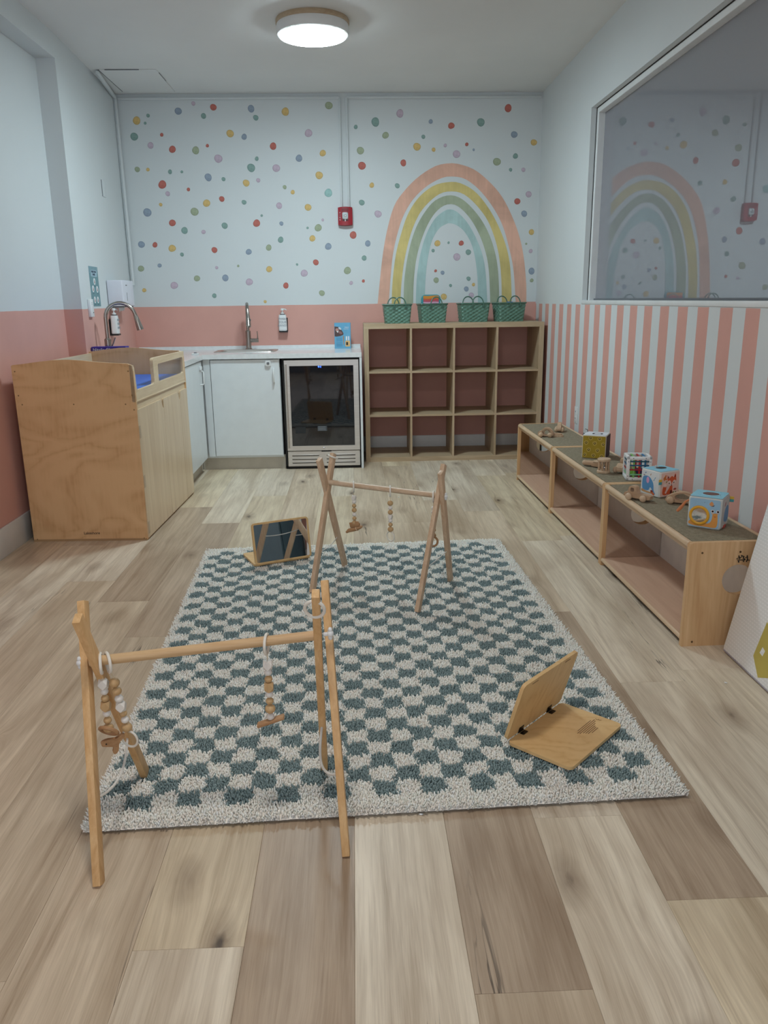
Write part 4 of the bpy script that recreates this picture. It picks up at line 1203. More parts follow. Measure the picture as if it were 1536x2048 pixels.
# little black wagon emblem burnt into the near end panel (drawn as strokes)
emb = []
def st(pts, w=0.0016):
    emb.append(tube([(0.205 + p[0], -0.0005, 0.352 + p[1]) for p in pts], w, 6))
st([(-0.022, -0.002), (-0.012, 0.004), (-0.010, -0.003)]); st([(-0.014, 0.012), (-0.012, 0.005), (-0.008, 0.001)], 0.0024); st([(-0.009, 0.002), (-0.002, 0.007)])
st([(-0.005, 0.013), (0.0, 0.009), (0.006, 0.008), (0.004, 0.0)], 0.0022); st([(-0.018, -0.006), (0.012, -0.006)], 0.0017); st([(0.006, -0.001), (0.012, -0.005)], 0.0024)
st([(-0.013, -0.009), (-0.012, -0.015)], 0.0028); st([(0.006, -0.009), (0.007, -0.013)], 0.0026)
st([(0.018, 0.012), (0.02, 0.004), (0.021, -0.005), (0.017, -0.014)], 0.0022); st([(0.021, -0.006), (0.029, -0.008)]); st([(0.012, 0.002), (0.019, 0.006)])
part('emblem', join(*emb), m_ink, bench3.children[0], label='small black emblem of children with a wagon')

# ------------------------------------------------------------------ wooden toys
m_toy = wood('beech_toy', (206, 172, 138), (180, 142, 108), 'x', 0.5, 1.6)
m_toy2 = wood('beech_toy_pale', (214, 184, 152), (190, 156, 122), 'z', 0.5, 1.6)
TZ = BH - 0.001
def toy_car(label, loc, rz, outline, holes, th, wheels, wr, extra=None):
    c = thing('wooden_toy_car', label, 'toy car', loc, rz, 'wooden toy vehicles on the benches')
    part('body', prism(outline, th, (0, th / 2, 0), (1, 0, 0), (0, 0, 1), (0, -1, 0), holes), m_toy, c, ang=40)
    for x in wheels:
        for s in (-1, 1):
            part('wheel', ball((x, s * (th / 2 + wr * 0.45), wr), wr, 1, 0.75, 1, 18, 12), m_toy2, c)
    if extra:
        extra(c)
    return c
# pickup truck on the near bench
trk = cat([(-0.062, 0.014), (-0.03, 0.011), (0.02, 0.011), (0.06, 0.012), (0.064, 0.02), (0.063, 0.03), (0.03, 0.032), (0.006, 0.034), (-0.003, 0.046), (-0.008, 0.060), (-0.02, 0.064), (-0.036, 0.062), (-0.043, 0.05), (-0.047, 0.036), (-0.06, 0.032), (-0.065, 0.022)], True, 4)
toy_car('wooden toy pickup truck in front of the fox cube', (1.268, 3.432, TZ), math.radians(-50), trk, [rrect(0.018, 0.018, 0.005, 4, -0.024, 0.047)], 0.03, (-0.036, 0.036), 0.016)
# streamlined car with oval window
c2 = cat([(-0.066, 0.016), (-0.05, 0.008), (0.0, 0.007), (0.05, 0.008), (0.066, 0.016), (0.062, 0.032), (0.038, 0.05), (0.006, 0.056), (-0.03, 0.047), (-0.058, 0.031)], True, 4)
toy_car('streamlined wooden toy car with oval opening beside the snail cube', (1.433, 3.352, TZ), math.radians(-28), c2, [ell(0.008, 0.033, 0.036, 0.016, 22, 0.06)], 0.032, (-0.044, 0.044), 0.017)
# beetle car with arched window on far bench
c1 = cat([(-0.05, 0.014), (-0.03, 0.008), (0.03, 0.008), (0.05, 0.012), (0.05, 0.03), (0.038, 0.05), (0.014, 0.064), (-0.012, 0.06), (-0.028, 0.042), (-0.046, 0.034)], True, 4)
def arches(c):
    pts = [(0.006 + 0.019 * math.cos(PI * i / 10), 0.002, 0.024 + 0.024 * math.sin(PI * i / 10)) for i in range(11)]
    part('inner_arch', tube(pts, 0.0035, 8), m_toy2, c)
toy_car('rounded wooden toy car with arched window at front of far bench', (1.252, 5.148, TZ), math.radians(-24), c1, [ell(0.006, 0.034, 0.027, 0.019, 20)], 0.03, (-0.028, 0.03), 0.016, arches)
toy_car('wooden toy car seen end-on at back of far bench', (1.392, 5.345, TZ), math.radians(72), c1, [ell(0.006, 0.034, 0.026, 0.018, 20)], 0.026, (-0.028, 0.03), 0.0165)
fl_ = thing('wooden_toy_boat', 'flat wooden toy lying behind the arched toy car', 'toy', (1.328, 5.155, TZ), math.radians(-30))
part('plate', prism(cat([(-0.04, -0.02), (0.02, -0.024), (0.045, -0.004), (0.02, 0.02), (-0.03, 0.02), (-0.046, 0.0)], True, 4), 0.014, (0, 0, 0.0), (1, 0, 0), (0, 1, 0), (0, 0, 1), [ell(-0.004, -0.002, 0.018, 0.009, 16)]), m_toy2, fl_)
part('deck', prism(cat([(-0.036, -0.016), (0.018, -0.019), (0.036, -0.003), (0.018, 0.016), (-0.028, 0.016), (-0.04, 0.0)], True, 4), 0.008, (0, 0, 0.014), (1, 0, 0), (0, 1, 0), (0, 0, 1), [ell(-0.004, -0.002, 0.016, 0.008, 16)]), m_toy, fl_)

# small block vehicles on the middle bench
def block_truck(label, loc, rz, flip):
    c = thing('wooden_toy_car', label, 'toy car', loc, rz, 'wooden toy vehicles on the benches')
    if flip:
        part('body', join(box(-0.045, 0.0, -0.018, 0.018, 0.008, 0.03, 0.006, 2), box(-0.005, 0.045, -0.02, 0.02, 0.004, 0.034, 0.005, 2)), m_toy, c)
        part('nose', ball((-0.05, 0, 0.018), 0.016, 0.9, 1, 0.9, 14, 8), m_toy2, c)
        part('bed', box(0.006, 0.046, -0.024, 0.024, 0.028, 0.036, 0.002, 1), m_toy2, c)
    else:
        part('body', box(-0.05, 0.045, -0.02, 0.02, 0.01, 0.042, 0.006, 2), m_toy, c)
        part('bonnet', prism([(-0.052, 0.02), (-0.022, 0.02), (-0.022, 0.052), (-0.034, 0.05), (-0.052, 0.036)], 0.036, (0, 0.018, 0), (1, 0, 0), (0, 0, 1), (0, -1, 0)), m_toy2, c)
        part('cab', box(-0.01, 0.03, -0.016, 0.016, 0.04, 0.075, 0.005, 2), m_toy, c)
        for x in (-0.03, 0.026):
            for s in (-1, 1):
                part('wheel', ball((x, s * 0.027, 0.017), 0.017, 1, 0.8, 1, 16, 10), m_toy2, c)
    return c
block_truck('low wooden toy car left of the wooden cage rattle', (1.283, 4.175, TZ), math.radians(-42), True)
block_truck('wooden toy truck half hidden behind the white shape cube', (1.392, 4.015, TZ), math.radians(48), False)

# cage rattle
rt_ = thing('wooden_cage_rattle', 'wooden cylinder cage rattle with silver bells inside', 'rattle', (1.290, 4.018, TZ))
for z in (0.0, 0.062):
    part('disc', lathe([(0.030, z), (0.034, z + 0.002), (0.0345, z + 0.012), (0.031, z + 0.015), (0.01, z + 0.015)], 32), m_toy2, rt_)
for i in range(8):
    a = 2 * PI * i / 8 + 0.2
    part('bar', cyl((0.026 * math.cos(a), 0.026 * math.sin(a), 0.012), (0.026 * math.cos(a), 0.026 * math.sin(a), 0.064), 0.0048, 10), m_toy, rt_)
part('bell', ball((0.004, -0.004, 0.028), 0.011, 1, 1, 1, 14, 10), m_chrome, rt_)
part('bell', ball((-0.006, 0.004, 0.05), 0.009, 1, 1, 1, 14, 10), m_chrome, rt_)

# ------------------------------------------------------------------ soft cubes
def soft_cube(s, bulge=0.004, r=0.011, hole=None):
    bm = bmesh.new()
    bmesh.ops.create_cube(bm, size=s)
    bmesh.ops.bevel(bm, geom=list(bm.edges), offset=r, segments=3, profile=0.6, affect='EDGES')
    V, F = from_bm(bm)
    return [(x, y, z + s / 2) for x, y, z in V], F
def on_face(s, face, eps=0.0003):
    h = s / 2 + eps
    return {'front': dict(o=(0, -h, s / 2), u=(1, 0, 0), v=(0, 0, 1), n=(0, -1, 0)),
            'left': dict(o=(-h, 0, s / 2), u=(0, -1, 0), v=(0, 0, 1), n=(-1, 0, 0)),
            'right': dict(o=(h, 0, s / 2), u=(0, 1, 0), v=(0, 0, 1), n=(1, 0, 0)),
            'top': dict(o=(0, 0, s + eps), u=(1, 0, 0), v=(0, 1, 0), n=(0, 0, 1))}[face]
def patch(parent, s, face, pts, rgb, lvl=1, name='print', smooth=True, lab=None):
    f = on_face(s, face)
    p_ = cat(pts, True, 4) if smooth and len(pts) > 3 else pts
    o = part(name, prism(p_, 0.0003 * lvl, **f), flat('cloth_%02x%02x%02x' % rgb, rgb, 0.8), parent, ang=0)
    if lab:
        o['label'] = lab
    return o
def dotted(parent, s, face, n, seed, cols, rr=0.0016, avoid=None):
    q = random.Random(seed)
    k = 0
    while k < n:
        x, y = q.uniform(-s * 0.42, s * 0.42), q.uniform(-s * 0.42, s * 0.42)
        if avoid and (x / avoid[0]) ** 2 + (y / avoid[1]) ** 2 < 1:
            continue
        patch(parent, s, face, ell(x, y, rr * q.uniform(0.7, 1.4), rr * q.uniform(0.7, 1.4), 8), q.choice(cols), 1, 'speck', False)
        k += 1

# fox cube
S = 0.122
fx = thing('soft_picture_cube', 'soft activity cube printed with an orange fox and blue elephant', 'soft cube', (1.402, 3.532, TZ), math.radians(24))
part('cushion', soft_cube(S), flat('cube_cream', (226, 222, 214), 0.85, bump=0.2), fx)
patch(fx, S, 'front', rrect(S - 0.012, S - 0.012, 0.006, 3), (236, 196, 180), 1, 'face_panel', False)
patch(fx, S, 'left', rrect(S - 0.012, S - 0.012, 0.006, 3), (222, 226, 226), 1, 'face_panel', False)
patch(fx, S, 'top', rrect(S - 0.006, S - 0.006, 0.006, 3), (138, 204, 228), 1, 'face_panel', False)
patch(fx, S, 'top', ell(0.012, 0.012, 0.028, 0.022, 20), (58, 54, 52), 2, 'opening', False)
dotted(fx, S, 'top', 22, 3, ((40, 110, 150), (60, 90, 120), (230, 240, 245)), avoid=(0.032, 0.026))
OR, ORD = (226, 88, 40), (120, 36, 26)
# fox: tail, body, head
patch(fx, S, 'front', [(-0.044, -0.038), (-0.043, -0.018), (-0.038, -0.006), (-0.034, -0.012), (-0.028, -0.006), (-0.026, -0.014), (-0.02, -0.004), (-0.022, -0.024), (-0.028, -0.04), (-0.012, -0.044), (-0.024, -0.049), (-0.038, -0.047)], OR, 2)
patch(fx, S, 'front', [(-0.038, -0.006), (-0.034, 0.002), (-0.028, 0.004), (-0.022, 0.0), (-0.02, -0.006), (-0.026, -0.012), (-0.03, -0.008), (-0.034, -0.012)], (240, 216, 200), 3)
patch(fx, S, 'front', [(-0.018, -0.046), (-0.014, -0.032), (-0.004, -0.02), (0.002, -0.008), (0.014, -0.006), (0.017, -0.03), (0.016, -0.046)], OR, 2)
patch(fx, S, 'front', rrect(0.005, 0.018, 0.002, 3, 0.006, -0.038), (36, 28, 26), 3, 'print', False)
patch(fx, S, 'front', rrect(0.004, 0.018, 0.0018, 3, 0.0125, -0.038), (36, 28, 26), 3, 'print', False)
patch(fx, S, 'front', [(-0.018, 0.044), (-0.016, 0.030), (-0.008, 0.026), (0.002, 0.034), (0.012, 0.036), (0.02, 0.03), (0.026, 0.044), (0.03, 0.046), (0.034, 0.03), (0.036, 0.014), (0.028, 0.006), (0.018, -0.004), (0.008, -0.009), (-0.002, -0.002), (-0.014, 0.008), (-0.016, 0.02), (-0.02, 0.03)], OR, 3, lab='printed fox head')
patch(fx, S, 'front', [(-0.016, 0.012), (-0.006, 0.018), (0.004, 0.012), (0.008, -0.006), (-0.004, -0.008), (-0.014, 0.0)], (238, 206, 192), 4)
patch(fx, S, 'front', [(0.034, 0.012), (0.026, 0.018), (0.016, 0.012), (0.010, -0.006), (0.022, -0.006), (0.032, 0.002)], (238, 206, 192), 4)
for x, y in ((-0.006, 0.004), (0.022, 0.006)):
    patch(fx, S, 'front', ell(x, y, 0.0028, 0.003, 12), (40, 26, 26), 5, 'print', False)
patch(fx, S, 'front', ell(0.009, -0.005, 0.003, 0.0024, 12), (40, 26, 26), 5, 'print', False)
for x, y, a in ((-0.012, 0.032, 0.3), (0.028, 0.036, -0.3)):
    patch(fx, S, 'front', ell(x, y, 0.003, 0.006, 12, a), ORD, 4, 'print', False)
for x, y, a in ((-0.035, 0.034, 0.6), (-0.028, 0.026, -0.5), (-0.038, 0.026, 2.0), (-0.030, 0.038, 1.4)):
    patch(fx, S, 'front', ell(x, y, 0.008, 0.0042, 12, a), (222, 122, 50), 3, 'print', False)
patch(fx, S, 'front', ell(-0.022, 0.012, 0.005, 0.003, 12, 0.6), (150, 130, 72), 3, 'print', False)
patch(fx, S, 'front', [(0.016, -0.048), (0.02, -0.038), (0.03, -0.036), (0.044, -0.04), (0.046, -0.048)], (96, 112, 52), 2)
patch(fx, S, 'front', ell(0.032, -0.026, 0.009, 0.005, 12, 0.1), (188, 70, 56), 3, 'print', False)
patch(fx, S, 'front', ell(0.03, -0.036, 0.003, 0.006, 12), (236, 220, 206), 3, 'print', False)
patch(fx, S, 'left', [(-0.046, -0.03), (-0.046, 0.018), (-0.028, 0.03), (-0.006, 0.028), (0.012, 0.014), (0.022, -0.004), (0.026, -0.03), (0.036, -0.046), (0.02, -0.044), (0.012, -0.026), (0.002, -0.02), (-0.006, -0.034), (-0.024, -0.038)], (86, 152, 206), 2, lab='printed blue elephant')
patch(fx, S, 'left', ell(-0.014, 0.012, 0.009, 0.015, 16), (224, 160, 200), 3, 'print', False)
patch(fx, S, 'left', [(-0.047, -0.046), (-0.047, -0.034), (-0.02, -0.04), (0.01, -0.042), (0.02, -0.048)], (206, 150, 92), 3)
patch(fx, S, 'left', ell(0.014, -0.036, 0.008, 0.005, 12), (150, 56, 60), 4, 'print', False)
patch(fx, S, 'left', ell(0.02, -0.044, 0.014, 0.006, 12, -0.5), (222, 108, 60), 4, 'print', False)
for x, y, a, c in ((-0.03, 0.044, 0.5, (110, 150, 190)), (0.002, 0.04, 1.2, (196, 150, 120)), (0.03, 0.028, 0.9, (120, 170, 206)), (-0.038, 0.032, 0.0, (140, 110, 120)), (0.024, 0.018, 0.8, (120, 170, 206))):
    patch(fx, S, 'left', ell(x, y, 0.006, 0.0022, 10, a), c, 2, 'print', False)
part('ribbon_tag', box(-S / 2 - 0.014, -S / 2 + 0.004, -S / 2 - 0.008, -S / 2 - 0.004, 0.078, 0.090, 0.001, 1), flat('tag_yellow', (222, 176, 52), 0.7), fx)
part('ribbon_tag', box(-S / 2 - 0.014, -S / 2 + 0.004, -S / 2 - 0.008, -S / 2 - 0.004, 0.066, 0.078, 0.001, 1), flat('tag_teal', (62, 160, 168), 0.7), fx)
part('loop', tube([(-0.012, 0.02, S), (-0.016, 0.024, S + 0.008), (-0.006, 0.026, S + 0.011), (0.002, 0.02, S + 0.004)], 0.0026, 6), flat('loop_white', (220, 216, 210), 0.7), fx)

# snail cube
S2 = 0.128
sn = thing('soft_picture_cube', 'soft blue activity cube with round mirror and printed snail', 'soft cube', (1.400, 3.010, TZ), math.radians(-37))
part('cushion', soft_cube(S2, 0.004, 0.013), flat('cube_grey_white', (206, 210, 206), 0.85, bump=0.2), sn)
patch(sn, S2, 'front', rrect(S2 - 0.014, S2 - 0.014, 0.007, 3), (150, 192, 220), 1, 'face_panel', False)
patch(sn, S2, 'top', rrect(S2 - 0.006, S2 - 0.006, 0.008, 3), (140, 206, 228), 1, 'face_panel', False)
patch(sn, S2, 'right', rrect(S2 - 0.014, S2 - 0.014, 0.007, 3), (206, 208, 206), 1, 'face_panel', False)
patch(sn, S2, 'top', ell(0.004, 0.004, 0.036, 0.029, 24), (122, 84, 76), 2, 'opening', False)
part('opening_rim', torus((0.004, 0.004, S2 + 0.0006), (0, 0, 1), 0.033, 0.0022, 28, 6), flat('rim_blue', (156, 214, 234), 0.7), sn)
dotted(sn, S2, 'top', 26, 5, ((40, 110, 150), (200, 110, 120), (232, 240, 244)), avoid=(0.042, 0.036))
dotted(sn, S2, 'front', 14, 8, ((232, 240, 244), (210, 140, 110), (232, 240, 244)), 0.0015)
SNL = (226, 150, 64)
patch(sn, S2, 'front', [(-0.056, -0.048), (-0.052, -0.034), (-0.03, -0.036), (0.01, -0.04), (0.024, -0.034), (0.03, -0.018), (0.031, -0.002), (0.036, 0.004), (0.046, 0.004), (0.05, -0.004), (0.052, -0.03), (0.05, -0.046), (0.042, -0.054), (0.01, -0.054), (-0.03, -0.054)], SNL, 2, lab='printed orange snail')
for x in (0.030, 0.050):
    patch(sn, S2, 'front', [(x - 0.002, 0.0), (x + 0.002, 0.0), (x + 0.002, 0.012), (x - 0.002, 0.012)], (226, 170, 120), 2, 'print', False)
    patch(sn, S2, 'front', ell(x, 0.012, 0.0062, 0.0062, 14), (236, 214, 206), 3, 'print', False)
    patch(sn, S2, 'front', ell(x + 0.0005, 0.012, 0.004, 0.004, 14), (34, 22, 30), 4, 'print', False)
patch(sn, S2, 'front', [(0.036, -0.006), (0.041, -0.009), (0.046, -0.006), (0.041, -0.0115)], (196, 60, 30), 4)
patch(sn, S2, 'front', [(0.016, 0.040), (0.024, 0.050), (0.032, 0.040), (0.026, 0.032), (0.020, 0.034)], (226, 150, 90), 3)
patch(sn, S2, 'front', [(0.024, 0.030), (0.036, 0.038), (0.034, 0.032)], (96, 72, 72), 3, 'print', False)
part('mirror_ring', torus((-0.018, -S2 / 2 - 0.002, S2 / 2 - 0.010), (0, 1, 0), 0.0335, 0.0058, 40, 10), flat('ring_amber', (232, 164, 30), 0.35), sn, label='amber ring round the mirror')
part('mirror', xf(lathe([(0.031, 0), (0.031, 0.0015)], 32), (-0.018, -S2 / 2 - 0.0012, S2 / 2 - 0.010), (PI / 2, 0, 0)), m_mirror, sn)
patch(sn, S2, 'right', [(-0.02, -0.03), (-0.014, 0.006), (0.01, 0.022), (0.036, 0.02), (0.05, 0.0), (0.05, -0.036), (0.02, -0.044)], (110, 158, 204), 2)
patch(sn, S2, 'right', ell(-0.012, 0.034, 0.006, 0.011, 12, -0.6), (170, 110, 116), 2, 'print', False)
part('ribbon_tag', box(S2 / 2 - 0.002, S2 / 2 + 0.016, S2 / 2 - 0.006, S2 / 2 - 0.002, 0.104, 0.115, 0.001, 1), flat('tag_yellow', (222, 176, 52), 0.7), sn)
part('ribbon_tag', box(S2 / 2 - 0.002, S2 / 2 + 0.016, S2 / 2 - 0.006, S2 / 2 - 0.002, 0.093, 0.104, 0.001, 1), flat('tag_teal', (62, 160, 168), 0.7), sn)
part('fabric_tab', tube([(-S2 / 2, -0.03, 0.104), (-S2 / 2 - 0.016, -0.036, 0.096), (-S2 / 2 - 0.034, -0.044, 0.066), (-S2 / 2 - 0.044, -0.05, 0.054)], [0.004, 0.004, 0.0075, 0.005], 8), flat('tab_rust', (206, 118, 66), 0.8), sn)
part('foot_tab', box(S2 / 2 - 0.004, S2 / 2 + 0.004, -0.02, 0.016, 0.0, 0.012, 0.002, 1), flat('tab_red', (206, 84, 70), 0.8), sn)

# mustard cube
S3 = 0.134
yc = thing('soft_picture_cube', 'soft cube with mustard yellow flower-print face and dark side', 'soft cube', (1.376, 4.448, TZ), math.radians(-27))
part('cushion', soft_cube(S3, 0.004, 0.009), flat('cube_pale_piping', (214, 206, 186), 0.85, bump=0.2), yc)
patch(yc, S3, 'front', rrect(S3 - 0.008, S3 - 0.008, 0.006, 3), (176, 148, 30), 1, 'face_panel', False)
patch(yc, S3, 'right', rrect(S3 - 0.006, S3 - 0.006, 0.006, 3), (66, 44, 48), 1, 'face_panel', False)
patch(yc, S3, 'top', rrect(S3 - 0.008, S3 - 0.008, 0.006, 3), (216, 218, 224), 1, 'face_panel', False)
for x, y in ((-0.02, 0.052), (0.03, 0.05), (-0.044, 0.024), (0.004, 0.022), (0.052, 0.018), (-0.028, -0.016), (0.022, -0.018), (-0.05, -0.046), (0.0, -0.048), (0.046, -0.05)):
    k_ = 7
    ring = [(x + (0.0115 + 0.0018 * (i % 2)) * math.cos(2 * PI * i / k_), y + (0.0115 + 0.0018 * (i % 2)) * math.sin(2 * PI * i / k_)) for i in range(k_)]
    ring = [(max(-0.057, min(0.057, a)), max(-0.057, min(0.057, b))) for a, b in ring]
    patch(yc, S3, 'front', ring, (224, 200, 110), 2, 'flower_print', False)
    patch(yc, S3, 'front', [(a * 0.82 + x * 0.18, b * 0.82 + y * 0.18) for a, b in ring], (170, 140, 30), 3, 'flower_print', False)
    patch(yc, S3, 'front', ell(x, y, 0.0055, 0.005, 10), (92, 72, 16), 4, 'flower_print', False)
    patch(yc, S3, 'front', ell(x, y + 0.001, 0.0022, 0.0022, 8), (240, 226, 160), 5, 'flower_print', False)
patch(yc, S3, 'top', [(-0.02, -0.02), (0.03, -0.022), (0.03, 0.018), (-0.016, 0.02)], (52, 46, 58), 2)
patch(yc, S3, 'top', [(-0.01, -0.014), (0.022, -0.016), (0.022, 0.01), (-0.008, 0.012)], (226, 228, 232), 3)
part('loop', tube([(-S3 / 2 + 0.004, 0.02, S3 - 0.01), (-S3 / 2 - 0.012, 0.02, S3 - 0.004), (-S3 / 2 - 0.016, 0.024, S3 - 0.014), (-S3 / 2 - 0.006, 0.028, S3 - 0.018)], 0.002, 6), flat('cord_dark', (70, 64, 62), 0.7), yc)
part('loop', tube([(-S3 / 2 + 0.01, 0.04, S3 - 0.004), (-S3 / 2 + 0.004, 0.046, S3 + 0.014), (-S3 / 2 - 0.008, 0.05, S3 + 0.016)], 0.002, 6), flat('cord_dark', (70, 64, 62), 0.7), yc)

# white shape-sorting cube with elastic bands
S4 = 0.122
wc = thing('shape_sorting_cube', 'white open cube frame laced with coloured elastic bands', 'sensory cube', (1.414, 3.872, TZ), math.radians(-10))
h4, tb = S4 / 2, 0.0085
fr_ = []
for a in (-1, 1):
    for b in (-1, 1):
        p, q = a * (h4 - tb), b * (h4 - tb)
        fr_ += [beam((p, q, 0.0), (p, q, S4), 0.017, 0.017, (1, 0, 0), 0.005), beam((p, -h4, h4 + q), (p, h4, h4 + q), 0.017, 0.017, (0, 0, 1), 0.005), beam((-h4, p, h4 + q), (h4, p, h4 + q), 0.017, 0.017, (0, 0, 1), 0.005)]
part('frame', join(*fr_), m_plastic, wc)
GRN, REDC, BLU, TEALC = (122, 190, 92), (196, 40, 44), (46, 122, 176), (24, 84, 104)
BL = h4 - 0.004
for i, c in enumerate((GRN, REDC, BLU)):
    x = -0.026 + i * 0.027
    part('elastic_band', join(box(x - 0.0045, x + 0.0045, -BL - 0.001, -BL + 0.0015, 0.012, S4 - 0.008), box(x - 0.0045, x + 0.0045, -BL, BL, S4 - 0.0065, S4 - 0.0035), box(x - 0.0045, x + 0.0045, BL - 0.0015, BL + 0.001, 0.012, S4 - 0.008)), flat('band_%d' % i, c, 0.6), wc, ang=0)
for z, c in ((0.098, TEALC), (0.078, (30, 96, 140)), (0.056, (176, 30, 38)), (0.032, (120, 196, 140))):
    part('elastic_band', join(box(-BL, BL, -BL - 0.003, -BL - 0.0012, z - 0.0035, z + 0.0035), box(-BL, -BL + 0.0018, -BL, BL, z - 0.0035, z + 0.0035)), flat('band_z%d' % int(z * 1000), c, 0.6), wc, ang=0)
for x, z in ((-0.03, S4 - 0.008), (0.03, S4 - 0.008), (-h4 + 0.008, S4 - 0.025), (h4 - 0.008, S4 - 0.025), (-h4 + 0.008, 0.024), (-0.03, 0.008), (0.03, 0.008)):
    part('rivet', ball((x, -h4, z), 0.0026, 1, 0.4, 1, 8, 6), m_greyplastic, wc)
sp = thing('spiky_green_ball', 'lime green spiky ball inside the white cube', 'toy ball', (1.386, 3.850, TZ + 0.016))
part('core', ball((0, 0, 0.016), 0.014, 1, 1, 1, 14, 10), flat('lime', (128, 196, 52), 0.5), sp)
spk = []
for i in range(60):
    zq = 1 - 2 * (i + 0.5) / 60
    a = i * 2.39996
    rr = math.sqrt(1 - zq * zq)
    d_ = Vector((rr * math.cos(a), rr * math.sin(a), zq))
    spk.append(tube([Vector((0, 0, 0.016)) + d_ * 0.012, Vector((0, 0, 0.016)) + d_ * 0.0158 + Vector((0, 0, 0.0))], [0.003, 0.0012], 6))
part('spikes', join(*spk), flat('lime', (128, 196, 52), 0.5), sp, kind='stuff')
bl_ = thing('purple_toy_block', 'dark purple toy block inside the white cube', 'toy block', (1.424, 3.868, TZ + 0.016), 0.4)
part('body', box(-0.02, 0.02, -0.02, 0.02, 0, 0.036, 0.004, 2), flat('purple_toy', (74, 44, 110), 0.5), bl_)
part('stud', lathe([(0.008, 0.036), (0.008, 0.042), (0.006, 0.043)], 12), flat('orange_toy', (226, 140, 60), 0.5), bl_)

# ------------------------------------------------------------------ folded foam mat leaning on the wall
def mat_mat():
    t = NT('embossed_foam')
    co = t.coord()
    sep = t.n('ShaderNodeSeparateXYZ', inp={0: co})
    row = t.math('MULTIPLY', sep.outputs[2], 82.0)
    rf = t.math('FRACT', row)
    ri = t.math('FLOOR', row)
    cx = t.math('FRACT', t.math('ADD', t.math('MULTIPLY', sep.outputs[1], 62.0), t.math('MULTIPLY', ri, 0.5)))
    d = t.math('MULTIPLY', t.math('LESS_THAN', rf, 0.34), t.math('LESS_THAN', cx, 0.6))
    c = t.mix(t.math('MULTIPLY', d, 0.75), s2l((236, 237, 236)), s2l((254, 254, 254)))
    t.l(c, t.b.inputs['Base Color'])
    t.b.inputs['Roughness'].default_value = 0.5
    t.bump(d, 0.35, 0.002)
    return t.m
lean = math.atan2(0.110, 0.575)
mt = thing('folding_foam_mat', 'white embossed play mat with mustard house motif leaning by bench', 'play mat', (1.371, 2.726, 0.003), 0.0, rot=(0, lean, 0))
ML, MH, MT = 0.60, 0.68, 0.045
sec = [[(0.0 + x, -y_, z) for x, z in rrect(MT, MH, 0.016, 5, MT / 2, MH / 2)] for y_ in (0.010, ML - 0.010)]
endn = [[(x, 0.0, z) for x, z in rrect(MT - 0.014, MH - 0.014, 0.014, 5, MT / 2, MH / 2)]]
endf = [[(x, -ML, z) for x, z in rrect(MT - 0.014, MH - 0.014, 0.014, 5, MT / 2, MH / 2)]]
part('panel', loft(endn + [[(x, -0.004, z) for x, z in rrect(MT - 0.005, MH - 0.005, 0.016, 5, MT / 2, MH / 2)]] + sec + endf), mat_mat(), mt)
part('edge_piping', box(-0.0015, 0.02, -ML + 0.02, -0.012, 0.006, 0.0105, 0.0015, 1), flat('lilac_edge', (150, 140, 150), 0.5), mt)
mf = dict(o=(-0.0002, 0, 0), u=(0, -1, 0), v=(0, 0, 1), n=(-1, 0, 0))
hs = [(0.205, 0.076), (0.269, 0.022), (0.35, 0.060), (0.37, 0.150), (0.222, 0.212)]
m_must = flat('mustard_print', (196, 176, 74), 0.5)
part('house_motif', prism(hs, 0.0006, holes=[[(0.234, 0.101), (0.257, 0.097), (0.263, 0.120), (0.241, 0.126)]], **mf), m_must, mt, ang=0, label='mustard yellow house shape')

# slate-teal cabinet added out of view so the mirror board reflects teal
sc2 = thing('added_cabinet', 'added unseen slate-teal cabinet for the mirror board to reflect', 'cabinet', (1.30, 1.50, 0))
m_slate = flat('slate_teal_paint', (70, 96, 108), 0.5)
part('body', box(0.02, 0.245, -0.45, 0.45, 0.0, 1.10), m_slate, sc2, ang=0)
for y in (-0.445, 0.005):
    d = part('door', box(0.0, 0.018, y, y + 0.44, 0.06, 1.08, 0.002, 1), m_slate, sc2)
    part('knob', ball((-0.012, y + (0.40 if y < -0.1 else 0.04), 0.6), 0.012, 1, 1, 1, 12, 8), m_nickel, d)
part('top', box(-0.01, 0.248, -0.46, 0.46, 1.10, 1.125, 0.003, 1), m_maple_y, sc2)
